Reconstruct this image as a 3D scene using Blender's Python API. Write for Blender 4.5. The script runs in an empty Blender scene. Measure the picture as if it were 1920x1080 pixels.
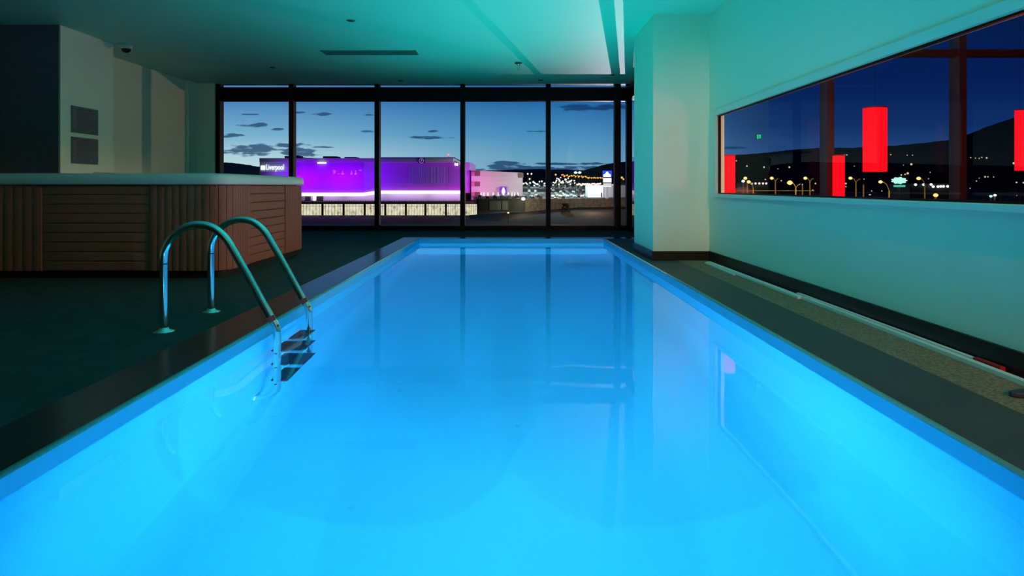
import bpy, bmesh, math, random
from mathutils import Vector, Matrix
random.seed(7)
PI = math.pi
SC = bpy.context.scene
COL = SC.collection

# ---------------------------------------------------------------- camera
EYE = 0.8            # eye height above the deck
F = 1280.0           # focal length in pixels of the 1920 frame
HX, HY = 959.0, 350.0
cam_d = bpy.data.cameras.new('camera')
cam_d.sensor_width = 36.0
cam_d.lens = 36.0 * F / 1920.0
cam_d.shift_y = -(540.0 - HY) / 1920.0
cam_d.shift_x = (960.0 - HX) / 1920.0
cam_d.clip_start = 0.05
cam_d.clip_end = 6000
cam = bpy.data.objects.new('camera', cam_d)
COL.objects.link(cam)
cam.location = (0, 0, EYE)
cam.rotation_euler = (PI/2, 0, 0)
SC.camera = cam
vs = SC.view_settings
vs.view_transform = 'Standard'
vs.look = 'None'
vs.exposure = 0.0
vs.gamma = 1.0
vs.use_curve_mapping = False
cy = SC.cycles
cy.max_bounces = 12
cy.diffuse_bounces = 6
cy.glossy_bounces = 6
cy.transmission_bounces = 8
cy.transparent_max_bounces = 16
cy.caustics_refractive = True
cy.caustics_reflective = True
cy.sample_clamp_indirect = 6.0
cy.sample_clamp_direct = 0.0
cy.blur_glossy = 0.3
cy.use_denoising = True


def lin(c):
    out = []
    for v in c[:3]:
        v /= 255.0
        out.append(v/12.92 if v <= 0.04045 else ((v+0.055)/1.055)**2.4)
    return (*out, 1.0)


# ---------------------------------------------------------------- world: dusk sky with cloud streaks
W = bpy.data.worlds.new('dusk_sky')
SC.world = W
W.use_nodes = True
nt = W.node_tree
nt.nodes.clear()
N, L = nt.nodes, nt.links


def wmath(op, a, b=None, clamp=False):
    n = N.new('ShaderNodeMath'); n.operation = op; n.use_clamp = clamp
    for i, v in enumerate((a, b)):
        if v is None: continue
        if isinstance(v, (int, float)): n.inputs[i].default_value = v
        else: L.new(v, n.inputs[i])
    return n.outputs[0]


tc = N.new('ShaderNodeTexCoord')
sp = N.new('ShaderNodeSeparateXYZ'); L.new(tc.outputs['Generated'], sp.inputs[0])
dy = wmath('MAXIMUM', sp.outputs[1], 0.02)
U = wmath('DIVIDE', sp.outputs[0], dy)
V = wmath('DIVIDE', sp.outputs[2], dy)


def wramp(stops):
    r = N.new('ShaderNodeValToRGB')
    L.new(V, r.inputs[0])
    el = r.color_ramp.elements
    el[0].position, el[0].color = stops[0][0], lin(stops[0][1])
    el[1].position, el[1].color = stops[-1][0], lin(stops[-1][1])
    for p, c in stops[1:-1]:
        e = el.new(p); e.color = lin(c)
    return r.outputs[0]


rl = wramp([(0.0, (205, 222, 222)), (0.045, (172, 205, 214)), (0.075, (120, 172, 200)), (0.125, (72, 128, 180)), (0.3, (22, 62, 118)), (1, (6, 22, 54))])
rm = wramp([(0.0, (130, 165, 185)), (0.035, (105, 158, 186)), (0.075, (72, 138, 182)), (0.125, (34, 96, 158)), (0.3, (10, 40, 95)), (1, (4, 14, 44))])
rr = wramp([(0.0, (50, 80, 125)), (0.05, (33, 66, 118)), (0.09, (14, 44, 98)), (0.16, (6, 30, 84)), (0.28, (4, 20, 66)), (1, (3, 8, 36))])


def wmix(f, a, b):
    m = N.new('ShaderNodeMix'); m.data_type = 'RGBA'
    L.new(f, m.inputs[0])
    for s, v in ((6, a), (7, b)):
        if isinstance(v, tuple): m.inputs[s].default_value = v
        else: L.new(v, m.inputs[s])
    return m.outputs[2]


def wrange(x, a, b):
    m = N.new('ShaderNodeMapRange'); m.clamp = True
    m.interpolation_type = 'SMOOTHSTEP'
    L.new(x, m.inputs[0]); m.inputs[1].default_value = a; m.inputs[2].default_value = b
    return m.outputs[0]


sky = wmix(wrange(U, -0.40, 0.06), rl, rm)
sky = wmix(wrange(U, 0.08, 0.42), sky, rr)
cmb = N.new('ShaderNodeCombineXYZ')
L.new(wmath('MULTIPLY', U, 45.0), cmb.inputs[0]); L.new(wmath('MULTIPLY', V, 190.0), cmb.inputs[1])
nz = N.new('ShaderNodeTexNoise'); nz.inputs['Scale'].default_value = 1.0; nz.inputs['Detail'].default_value = 6
L.new(cmb.outputs[0], nz.inputs['Vector'])
nzv = wmath('MULTIPLY', wmath('SUBTRACT', nz.outputs[0], 0.5), 5.0)
clouds = None
for (cx, cyy, rx, ry) in [(474, 281, 62, 10), (560, 286, 44, 8), (545, 272, 30, 5), (472, 234, 30, 4), (430, 254, 22, 3.5), (606, 213, 26, 3), (470, 214, 16, 2), (560, 211, 12, 2),
                          (520, 242, 14, 2.5), (690, 247, 14, 2.5), (690, 216, 14, 2), (800, 258, 40, 3), (812, 246, 8, 2), (945, 305, 30, 3), (945, 313, 34, 9), (1000, 318, 110, 7),
                          (1060, 307, 90, 2.5), (1120, 322, 80, 9), (1095, 202, 46, 6.5), (1140, 200, 60, 4), (605, 276, 20, 2), (1375, 277, 20, 3), (1010, 246, 22, 1.5), (760, 320, 240, 5)]:
    du = wmath('DIVIDE', wmath('SUBTRACT', U, (cx-HX)/F), rx/F)
    dv = wmath('DIVIDE', wmath('SUBTRACT', V, (HY-cyy)/F), ry/F)
    d = wmath('ADD', wmath('MULTIPLY', du, du), wmath('MULTIPLY', dv, dv))
    g = wmath('SUBTRACT', 1.15, d)
    clouds = g if clouds is None else wmath('MAXIMUM', clouds, g)
cf = wrange(wmath('ADD', clouds, nzv), -0.1, 0.75)
ccol = wmix(wrange(U, -0.3, 0.15), lin((38, 72, 112)), lin((18, 52, 98)))
cfs = wmath('MULTIPLY', cf, 0.88)
sky = wmix(cfs, sky, ccol)
sky = wmix(wrange(sp.outputs[1], 0.30, 0.02), sky, lin((8, 16, 34)))
below = wrange(sp.outputs[2], 0.0, -0.05)
sky = wmix(below, sky, lin((10, 12, 18)))
bg = N.new('ShaderNodeBackground'); L.new(sky, bg.inputs[0]); bg.inputs[1].default_value = 1.18
wo = N.new('ShaderNodeOutputWorld'); L.new(bg.outputs[0], wo.inputs[0])
W.cycles.sampling_method = 'AUTOMATIC'


# ---------------------------------------------------------------- lights
def area(name, loc, aim, size, energy, color, spread=PI):
    d = bpy.data.lights.new(name, 'AREA'); d.energy = energy; d.color = color
    d.shape = 'RECTANGLE'; d.size, d.size_y = size; d.spread = spread
    o = bpy.data.objects.new(name, d); COL.objects.link(o)
    o.location = loc
    o.rotation_euler = (Vector(aim) - Vector(loc)).to_track_quat('-Z', 'Y').to_euler()
    return o


def spot(name, loc, aim, energy, color, angle, blend=1.0, radius=0.1):
    d = bpy.data.lights.new(name, 'SPOT'); d.energy = energy; d.color = color
    d.spot_size = math.radians(angle); d.spot_blend = blend; d.shadow_soft_size = radius
    o = bpy.data.objects.new(name, d); COL.objects.link(o)
    o.location = loc
    o.rotation_euler = (Vector(aim) - Vector(loc)).to_track_quat('-Z', 'Y').to_euler()
    return o


def point(name, loc, energy, color, radius=0.1):
    d = bpy.data.lights.new(name, 'POINT'); d.energy = energy; d.color = color; d.shadow_soft_size = radius
    o = bpy.data.objects.new(name, d); COL.objects.link(o); o.location = loc
    return o


# the pool's own underwater lamps, set in the near wall below the camera
WATER = -0.07
POOLC = (0.15, 0.75, 1.0)
area('underwater_lamp', (0, 0.97, -0.62), (0, 6.0, -0.7), (1.3, 0.5), 72, POOLC, math.radians(108))
spot('underwater_lamp', (-0.9, 0.97, -0.50), (1.42, 4.8, -0.38), 320, (0.50, 0.88, 1.0), 56, 1.0, 0.3)
spot('underwater_lamp', (0.9, 0.97, -0.50), (-1.42, 4.8, -0.38), 320, (0.50, 0.88, 1.0), 56, 1.0, 0.3)
spot('underwater_lamp', (0, 0.97, -0.40), (0, 10.5, -0.6), 900, POOLC, 36, 1.0, 0.1)
# added unseen area light over the water, standing in for the pool's teal glow
area('pool_glow_fill', (0, 5.7, -0.03), (0, 5.7, 3), (9.4, 2.7), 60, (0.0, 1.0, 0.88), math.radians(112)).rotation_euler = (PI, 0, PI/2)
# warm spotlight and red lamp of the bar next door, shining through the partition window
spot('bar_lamp', (6.5, 4.95, 1.78), (-2.6, 7.9, 0.9), 900, (1.0, 0.50, 0.28), 50, 0.6, 0.2)
point('bar_lamp', (4.0, 4.6, 0.55), 70, (1.0, 0.16, 0.10), 0.25)
# warm floodlight in the town below, shining up through the glass wall onto the left wall and ceiling
spot('town_floodlight', (40, 58, -7), (-5.2, 10.5, 1.5), 14000, (1.0, 0.60, 0.34), 16, 0.6, 0.5)
# cooler floodlight on the ground straight ahead; the mullions break it into streaks over the ceiling
spot('town_floodlight', (10.2, 60, -10.8), (1.75, 9.6, 2.67), 14000, (0.95, 0.85, 0.95), 6.0, 1.0, 0.05)
# dim lobby light behind the camera
area('lobby_lamp', (-1.0, -2.2, 2.3), (-1.5, 6, 0.9), (2.0, 0.8), 1.5, (1.0, 0.78, 0.55))
spot('warm_fill_spot', (0.4, -2.4, 2.3), (1.95, 7.4, 1.1), 430, (1.0, 0.52, 0.42), 16, 1.0, 0.0)  # added warm spot behind the camera, brightens the column front
spot('warm_fill_spot', (1.85, -2.2, 2.3), (2.0, 4.6, 0.0), 480, (1.0, 0.55, 0.30), 42, 1.0, 0.0)  # second added spot, puts warm light on the right floor edge


# ---------------------------------------------------------------- materials
def mat(name, color, rough=0.6, metal=0.0, spec=0.5, noise=None, bump=None, emit=None, estr=1.0):
    """noise = (scale, amount, colour2); bump = (scale, strength)"""
    m = bpy.data.materials.new(name); m.use_nodes = True
    t = m.node_tree; b = t.nodes['Principled BSDF']
    b.inputs['Base Color'].default_value = (*color[:3], 1)
    b.inputs['Roughness'].default_value = rough
    b.inputs['Metallic'].default_value = metal
    b.inputs['Specular IOR Level'].default_value = spec
    co = t.nodes.new('ShaderNodeTexCoord')
    if noise:
        n = t.nodes.new('ShaderNodeTexNoise'); n.inputs['Scale'].default_value = noise[0]; n.inputs['Detail'].default_value = 5
        t.links.new(co.outputs['Object'], n.inputs['Vector'])
        r = t.nodes.new('ShaderNodeValToRGB')
        r.color_ramp.elements[0].position = 0.5 - noise[1]; r.color_ramp.elements[1].position = 0.5 + noise[1]
        r.color_ramp.elements[0].color = (*color[:3], 1); r.color_ramp.elements[1].color = (*noise[2][:3], 1)
        t.links.new(n.outputs[0], r.inputs[0]); t.links.new(r.outputs[0], b.inputs['Base Color'])
    if bump:
        n2 = t.nodes.new('ShaderNodeTexNoise'); n2.inputs['Scale'].default_value = bump[0]; n2.inputs['Detail'].default_value = 4
        t.links.new(co.outputs['Object'], n2.inputs['Vector'])
        bp = t.nodes.new('ShaderNodeBump'); bp.inputs['Strength'].default_value = bump[1]; bp.inputs['Distance'].default_value = 0.01
        t.links.new(n2.outputs[0], bp.inputs['Height']); t.links.new(bp.outputs[0], b.inputs['Normal'])
    if emit:
        b.inputs['Emission Color'].default_value = (*emit[:3], 1)
        b.inputs['Emission Strength'].default_value = estr
    return m


def emitter(name, color, strength, sample=False):
    m = bpy.data.materials.new(name); m.use_nodes = True
    t = m.node_tree; t.nodes.clear()
    e = t.nodes.new('ShaderNodeEmission'); e.inputs[0].default_value = (*color[:3], 1); e.inputs[1].default_value = strength
    o = t.nodes.new('ShaderNodeOutputMaterial'); t.links.new(e.outputs[0], o.inputs[0])
    if not sample: m.cycles.emission_sampling = 'NONE'
    return m


def glass_mat(name, ior=1.5, tint=(0.93, 0.96, 0.97), gain=1.0, rough=0.0):
    m = bpy.data.materials.new(name); m.use_nodes = True
    t = m.node_tree; t.nodes.clear()
    fr = t.nodes.new('ShaderNodeFresnel'); fr.inputs[0].default_value = ior
    mu = t.nodes.new('ShaderNodeMath'); mu.operation = 'MULTIPLY'; mu.inputs[1].default_value = gain; mu.use_clamp = True
    tr = t.nodes.new('ShaderNodeBsdfTransparent'); tr.inputs[0].default_value = (*tint, 1)
    gl = t.nodes.new('ShaderNodeBsdfGlossy'); gl.inputs['Roughness'].default_value = rough
    mx = t.nodes.new('ShaderNodeMixShader'); o = t.nodes.new('ShaderNodeOutputMaterial')
    ge = t.nodes.new('ShaderNodeNewGeometry'); iv = t.nodes.new('ShaderNodeMath'); iv.operation = 'SUBTRACT'; iv.inputs[0].default_value = 1.0
    t.links.new(ge.outputs['Backfacing'], iv.inputs[1]); m2 = t.nodes.new('ShaderNodeMath'); m2.operation = 'MULTIPLY'
    t.links.new(fr.outputs[0], mu.inputs[0]); t.links.new(mu.outputs[0], m2.inputs[0]); t.links.new(iv.outputs[0], m2.inputs[1]); t.links.new(m2.outputs[0], mx.inputs[0])
    t.links.new(tr.outputs[0], mx.inputs[1]); t.links.new(gl.outputs[0], mx.inputs[2]); t.links.new(mx.outputs[0], o.inputs[0])
    return m


M = {}
M['paint'] = mat('teal_cast_wall_paint', (0.76, 0.90, 0.70), 0.55, spec=0.3, bump=(40, 0.05))  # green tint in the wall colour carries the teal cast of the pool light
M['ceiling'] = mat('teal_cast_ceiling_paint', (0.35, 0.76, 0.62), 0.5, spec=0.3, bump=(20, 0.05))  # ceiling colour takes in the same teal pool light
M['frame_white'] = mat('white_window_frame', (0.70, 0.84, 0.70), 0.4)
M['black_frame'] = mat('black_anodised_frame', (0.003, 0.003, 0.004), 0.45, spec=0.15)
M['mullion'] = mat('dark_brown_mullion', (0.014, 0.008, 0.008), 0.5, spec=0.15)
M['skirting'] = mat('black_skirting', (0.005, 0.006, 0.006), 0.4, spec=0.3)
M['carpet'] = mat('dark_green_floor', (0.015, 0.032, 0.027), 0.75, spec=0.25, noise=(9, 0.22, (0.034, 0.056, 0.045)), bump=(160, 0.25))
M['granite'] = mat('dark_polished_granite', (0.008, 0.014, 0.014), 0.22, spec=0.5, noise=(14, 0.3, (0.016, 0.024, 0.024)), bump=(5, 0.06))
M['coping_edge'] = mat('coping_edge', (0.08, 0.30, 0.26), 0.35)
M['coping_right'] = mat('grey_coping', (0.050, 0.050, 0.042), 0.55, spec=0.3, noise=(4, 0.3, (0.075, 0.068, 0.055)))
M['aggregate'] = mat('exposed_aggregate', (0.16, 0.10, 0.055), 0.8, noise=(90, 0.12, (0.34, 0.24, 0.14)), bump=(200, 0.5))
M['liner'] = mat('blue_pool_liner', (0.10, 0.62, 0.93), 0.5, spec=0.2)
M['chrome'] = mat('polished_steel', (0.80, 0.84, 0.82), 0.12, metal=1.0)
M['rubber'] = mat('dark_tread_rubber', (0.02, 0.03, 0.05), 0.6)
M['red'] = mat('red_plastic', (0.42, 0.02, 0.02), 0.4)
M['cover'] = mat('grey_vinyl_cover', (0.55, 0.66, 0.60), 0.45, noise=(30, 0.3, (0.60, 0.70, 0.64)), bump=(90, 0.12))
M['slat'] = mat('brown_cabinet_board', (0.30, 0.095, 0.058), 0.6, spec=0.12, noise=(3, 0.35, (0.37, 0.125, 0.075)), bump=(70, 0.12))
M['core'] = mat('dark_cabinet_core', (0.03, 0.015, 0.010), 0.7)
M['plinth'] = mat('black_plinth', (0.006, 0.006, 0.006), 0.7)
M['poster'] = mat('grey_notice_board', (0.11, 0.155, 0.175), 0.7, spec=0.15)
M['ink'] = mat('dark_ink', (0.012, 0.018, 0.025), 0.5)
M['inkpale'] = mat('pale_ink', (0.12, 0.16, 0.17), 0.5)
M['darkglass'] = mat('dark_plastic_dome', (0.01, 0.01, 0.012), 0.08)
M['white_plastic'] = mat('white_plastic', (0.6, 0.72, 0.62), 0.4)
M['slot'] = mat('dark_slot', (0.01, 0.02, 0.02), 0.6)
M['vent'] = mat('vent_metal', (0.10, 0.22, 0.19), 0.4)
M['strip'] = mat('pale_plastic_profile', (0.88, 0.90, 0.86), 0.35)
M['green'] = mat('green_plastic', (0.18, 0.42, 0.05), 0.4)
M['pane'] = glass_mat('window_glass', 1.5, gain=0.15)
M['paneback'] = glass_mat('curtain_wall_glass', 1.45)
M['greywall'] = mat('grey_blue_wall', (0.10, 0.10, 0.13), 0.6)
M['bardark'] = mat('bar_wall', (0.10, 0.05, 0.05), 0.7)
M['reflection_red'] = emitter('red_reflection_panel', (1.0, 0.004, 0.012), 1.2, True)  # glow of the red shapes reflected in the side glass
M['exit_green'] = emitter('green_exit_reflection', (0.01, 0.65, 0.25), 1.0)  # glow of the reflected exit sign

# water
wm = bpy.data.materials.new('pool_water'); wm.use_nodes = True
t = wm.node_tree; t.nodes.clear()
g = t.nodes.new('ShaderNodeBsdfGlass'); g.inputs['IOR'].default_value = 1.333; g.inputs['Roughness'].default_value = 0.02
g.inputs['Color'].default_value = (0.96, 0.99, 1, 1)
co = t.nodes.new('ShaderNodeTexCoord'); n = t.nodes.new('ShaderNodeTexNoise'); n.inputs['Scale'].default_value = 1.3; n.inputs['Detail'].default_value = 2
t.links.new(co.outputs['Object'], n.inputs['Vector'])
bp = t.nodes.new('ShaderNodeBump'); bp.inputs['Strength'].default_value = 0.10; bp.inputs['Distance'].default_value = 0.02
t.links.new(n.outputs[0], bp.inputs['Height']); t.links.new(bp.outputs[0], g.inputs['Normal'])
o = t.nodes.new('ShaderNodeOutputMaterial'); t.links.new(g.outputs[0], o.inputs[0])
M['water'] = wm


# ---------------------------------------------------------------- geometry helpers
def B():
    return bmesh.new()


def box(bm, x0, x1, y0, y1, z0, z1):
    v = [bm.verts.new(p) for p in ((x0, y0, z0), (x1, y0, z0), (x1, y1, z0), (x0, y1, z0), (x0, y0, z1), (x1, y0, z1), (x1, y1, z1), (x0, y1, z1))]
    for f in ((0, 3, 2, 1), (4, 5, 6, 7), (0, 1, 5, 4), (1, 2, 6, 5), (2, 3, 7, 6), (3, 0, 4, 7)):
        bm.faces.new([v[i] for i in f])
    return bm


def tube(bm, pts, r, seg=14, cap=True):
    pts = [Vector(p) for p in pts]
    rings = []
    up = Vector((0, 1, 0))
    for i, p in enumerate(pts):
        d = (pts[min(i+1, len(pts)-1)] - pts[max(i-1, 0)]).normalized()
        a = up if abs(d.dot(up)) < 0.95 else Vector((1, 0, 0))
        s = d.cross(a).normalized(); u = s.cross(d).normalized()
        rr_ = r[i] if isinstance(r, (list, tuple)) else r
        rings.append([bm.verts.new(p + (s*math.cos(2*PI*k/seg) + u*math.sin(2*PI*k/seg))*rr_) for k in range(seg)])
    for a, b in zip(rings, rings[1:]):
        for k in range(seg):
            f = bm.faces.new((a[k], a[(k+1) % seg], b[(k+1) % seg], b[k])); f.smooth = True
    if cap:
        bm.faces.new(rings[0][::-1]); bm.faces.new(rings[-1])
    return bm


def lathe(bm, prof, c, seg=24):
    """prof = [(radius, z)...] around centre c"""
    rings = []
    for (r, z) in prof:
        rings.append([bm.verts.new((c[0]+max(r, 1e-4)*math.cos(2*PI*k/seg), c[1]+max(r, 1e-4)*math.sin(2*PI*k/seg), c[2]+z)) for k in range(seg)])
    for a, b in zip(rings, rings[1:]):
        for k in range(seg):
            f = bm.faces.new((a[k], a[(k+1) % seg], b[(k+1) % seg], b[k])); f.smooth = True
    bm.faces.new(rings[0][::-1]); bm.faces.new(rings[-1])
    return bm


def prism(bm, poly, z0, z1):
    a = [bm.verts.new((x, y, z0)) for x, y in poly]; b = [bm.verts.new((x, y, z1)) for x, y in poly]
    n = len(poly)
    for k in range(n):
        bm.faces.new((a[k], a[(k+1) % n], b[(k+1) % n], b[k]))
    bm.faces.new(a[::-1]); bm.faces.new(b)
    return bm


def obj(name, bm, m, parent=None, org=None, bevel=None):
    """link bm (world coordinates) as one mesh object"""
    if parent is not None: org = Vector(parent['_w'])
    elif org is None:
        vs_ = [v.co for v in bm.verts]
        mn = [min(v[i] for v in vs_) for i in range(3)]; mxx = [max(v[i] for v in vs_) for i in range(3)]
        org = Vector(((mn[0]+mxx[0])/2, (mn[1]+mxx[1])/2, mn[2]))
    else: org = Vector(org)
    bmesh.ops.translate(bm, verts=bm.verts, vec=-org)
    bmesh.ops.recalc_face_normals(bm, faces=bm.faces)
    me = bpy.data.meshes.new(name); bm.to_mesh(me); bm.free()
    me.materials.append(m)
    o = bpy.data.objects.new(name, me); COL.objects.link(o)
    if parent is not None:
        o.parent = parent
        o['_w'] = tuple(org)
    else:
        o.location = org; o['_w'] = tuple(org)
    if bevel:
        b = o.modifiers.new('bevel', 'BEVEL'); b.width = bevel; b.segments = 2; b.limit_method = 'ANGLE'
    return o


def struct(name, bm, m, parent=None, **k):
    o = obj(name, bm, m, parent, **k)
    if parent is None: o['kind'] = 'structure'
    return o


def thing(name, label, cat, loc, group=None):
    o = bpy.data.objects.new(name, None); COL.objects.link(o); o.location = loc
    o.empty_display_size = 0.1
    o['_w'] = tuple(loc); o['label'] = label; o['category'] = cat
    if group: o['group'] = group
    return o


def tag(o, label, cat, group=None, kind=None):
    o['label'] = label; o['category'] = cat
    if group: o['group'] = group
    if kind: o['kind'] = kind
    return o


def copy_thing(root, loc, label=None, rotz=0.0, scale=None):
    def rec(o, par):
        c = o.copy(); COL.objects.link(c)
        if par is not None: c.parent = par
        for ch in [x for x in TREE.get(o.name, [])]:
            rec(ch, c)
        return c
    c = rec(root, None); c.location = loc; c.rotation_euler = (0, 0, rotz)
    if scale: c.scale = scale
    if label: c['label'] = label
    return c


TREE = {}


def reg(root):
    """remember children for copying"""
    for o in list(COL.objects):
        if o.parent == root:
            TREE.setdefault(root.name, []).append(o); reg(o)


# pixel helpers: a place in the photograph at distance Y
def PX(px, Y): return (px - HX) * Y / F
def PZ(py, Y): return EYE + (HY - py) * Y / F


# ---------------------------------------------------------------- room shell
CZ = 2.67
T = 0.07                         # partition thickness
XL, XR = -1.415, 1.42            # pool sides
YN, YF = 0.9, 10.5               # pool ends
WX = 2.15                        # right wall
YB = 12.5                        # glass front
PB = -1.30                       # pool floor

# floors (slabs leave the pool open)
def slab(name, x0, x1, y0, y1, m, z1=0.0, t=0.06):
    return struct(name, box(B(), x0, x1, y0, y1, z1-t, z1), m)


slab('floor', -8.0, -1.70, -3.0, YB+0.1, M['carpet'])
slab('floor_coping_left', -1.70, XL-0.014, YN, YF+0.30, M['granite'])
slab('floor_far', -1.70, WX, YF+0.30, YB+0.1, M['carpet'])
slab('floor_coping_far', XL-0.014, WX, YF+0.014, YF+0.30, M['granite'])
slab('floor_near', -1.70, WX, -3.0, YN, M['granite'])
slab('floor_coping_right', XR+0.014, 1.80, YN, YF+0.014, M['coping_right'])
slab('floor_edge_right', 1.80, WX, YN, YF+0.014, M['aggregate'])

# pool basin: tiled band above the water and liner below
bm = B()
box(bm, XL-0.2, XL, YN-0.2, YF+0.2, PB-0.2, -0.062)
box(bm, XR, XR+0.2, YN-0.2, YF+0.2, PB-0.2, -0.062)
box(bm, XL, XR, YF, YF+0.2, PB-0.2, -0.062)
box(bm, XL, XR, YN-0.2, YN, PB-0.2, -0.062)
box(bm, XL, XR, YN, YF, PB-0.2, PB)
# rounded junction of wall and floor
r = 0.18
for sx, xw in ((1, XL), (-1, XR)):
    pts = [(xw, PB)] + [(xw + sx*(r - r*math.cos(a)), PB + r - r*math.sin(a)) for a in [PI/2*k/8 for k in range(9)]]
    va = [bm.verts.new((x, YN, z)) for x, z in pts]; vb = [bm.verts.new((x, YF, z)) for x, z in pts]
    for k in range(1, len(pts)-1):
        f = bm.faces.new((va[k], va[k+1], vb[k+1], vb[k])); f.smooth = True
struct('floor_pool_basin', bm, M['liner'])
# entry step across the far end
struct('floor_pool_step', box(B(), XL+0.001, XR-0.001, YF-0.35, YF-0.001, PB, -0.62), M['liner'])
# pale nosing under the coping
bm = B()
box(bm, XL-0.014, XL+0.004, YN, YF+0.01, -0.063, -0.001)
struct('trim_1', bm, M['liner'])
bm = B(); box(bm, XR-0.004, XR+0.014, YN, YF+0.01, -0.063, -0.001); struct('trim_2', bm, M['liner'])
bm = B(); box(bm, XL+0.004, XR-0.004, YF-0.004, YF+0.014, -0.063, -0.001); struct('trim_3', bm, M['liner'])
bm = B(); tube(bm, [(XL-0.006, YN, -0.004), (XL-0.006, YF, -0.004)], 0.011, 10); struct('trim_4', bm, M['coping_edge'])
bm = B(); tube(bm, [(XR+0.006, YN, -0.004), (XR+0.006, YF, -0.004)], 0.011, 10); struct('trim_5', bm, M['coping_edge'])
# water surface
bm = B()
vv = [bm.verts.new(p) for p in ((XL-0.001, YN, WATER), (XR+0.001, YN, WATER), (XR+0.001, YF+0.001, WATER), (XL-0.001, YF+0.001, WATER))]
bm.faces.new(vv)
wo_ = obj('pool_water', bm, M['water'])
tag(wo_, 'calm glowing blue water filling the long rectangular pool', 'water', kind='stuff')

# ceiling
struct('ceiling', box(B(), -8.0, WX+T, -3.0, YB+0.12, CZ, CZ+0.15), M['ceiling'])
BZ = 3.25
struct('ceiling_bar', box(B(), WX, 7.6, -3.0, 8.3, BZ, BZ+0.1), mat('bar_ceiling', (0.02, 0.02, 0.03), 0.8))
def strip_poly(p0, p1, w):
    a, b = Vector(p0), Vector(p1); d = (b-a).normalized(); nn = Vector((-d.y, d.x))*w/2
    return [tuple(a-nn), tuple(a+nn), tuple(b+nn), tuple(b-nn)]



# right partition with the long window
WZ0, WZ1 = 0.725, 1.545
WY0, WY1 = 1.3, 7.12
bm = B()
box(bm, WX+0.01, WX+T, -3.0, 8.3, CZ+0.15, 3.25)
box(bm, WX, WX+T, -3.0, 8.6, -0.06, WZ0)
box(bm, WX, WX+T, -3.0, 8.6, WZ1, CZ)
box(bm, WX, WX+T, -3.0, WY0, WZ0, WZ1)
box(bm, WX, WX+T, WY1, 8.6, WZ0, WZ1)
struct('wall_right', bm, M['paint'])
w1 = struct('window_1', box(B(), WX+0.018, WX+0.026, WY0+0.01, WY1-0.01, WZ0+0.01, WZ1-0.01), M['pane'])
bm = B(); wt = 0.06; pr = 0.022
box(bm, WX-pr, WX-0.001, WY0-wt, WY1+wt, WZ1, WZ1+wt)
box(bm, WX-pr, WX-0.001, WY1, WY1+wt, WZ0, WZ1)
box(bm, WX-pr, WX-0.001, WY0-wt, WY0, WZ0, WZ1)
struct('window_frame', bm, M['frame_white'], w1, bevel=0.004)
bm = B(); box(bm, WX-pr-0.012, WX-0.001, WY0-wt, WY1+wt, WZ0-0.036, WZ0)
struct('window_sill', bm, M['frame_white'], w1, bevel=0.004)
bm = B(); g_ = 0.012
box(bm, WX+0.004, WX+0.030, WY0, WY1, WZ1-g_, WZ1-0.0005); box(bm, WX+0.004, WX+0.030, WY0, WY1, WZ0+0.0005, WZ0+g_)
box(bm, WX+0.004, WX+0.030, WY1-g_*1.4, WY1-0.0005, WZ0+g_, WZ1-g_); box(bm, WX+0.004, WX+0.030, WY0+0.0005, WY0+g_, WZ0+g_, WZ1-g_)
struct('glazing_bead', bm, M['black_frame'], w1)

# column
CX0, CY0, CY1 = 1.54, 7.42, 8.56
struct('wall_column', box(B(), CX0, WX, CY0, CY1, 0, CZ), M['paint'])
# skirting boards
struct('baseboard_column', prism(B(), [(CX0-0.016, CY0-0.016), (WX-0.02, CY0-0.016), (WX-0.02, CY0), (CX0, CY0), (CX0, CY1), (CX0-0.016, CY1)], 0, 0.10), M['skirting'])
bm = B(); box(bm, WX-0.018, WX-0.0005, -2.9, CY0-0.017, 0, 0.104); struct('baseboard_right', bm, M['skirting'])

# left side: block in front, recessed wall with pilaster, window return
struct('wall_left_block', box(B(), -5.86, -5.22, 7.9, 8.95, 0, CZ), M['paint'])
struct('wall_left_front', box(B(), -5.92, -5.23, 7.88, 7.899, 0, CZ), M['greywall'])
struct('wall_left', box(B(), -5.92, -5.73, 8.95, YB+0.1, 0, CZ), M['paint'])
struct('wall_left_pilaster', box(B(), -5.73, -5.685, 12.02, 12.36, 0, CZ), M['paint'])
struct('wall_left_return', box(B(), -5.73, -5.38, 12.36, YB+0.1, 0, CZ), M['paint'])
# dark glazed door further left and the walls closing the hall behind the camera
struct('wall_side', box(B(), -8.0, -7.9, -3.0, YB+0.1, 0, CZ), M['paint'])
struct('wall_left_end', box(B(), -7.9, -5.98, 8.0, 8.1, 0, CZ), mat('dark_blue_panel', (0.02, 0.02, 0.05), 0.4))
struct('trim_8', box(B(), -5.98, -5.92, 7.86, 8.1, 0, CZ), M['paint'])
struct('wall_back', box(B(), -8.0, 7.6, -3.1, -3.0, 0, 3.25), mat('lobby_wall', (0.35, 0.40, 0.32), 0.6))

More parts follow.
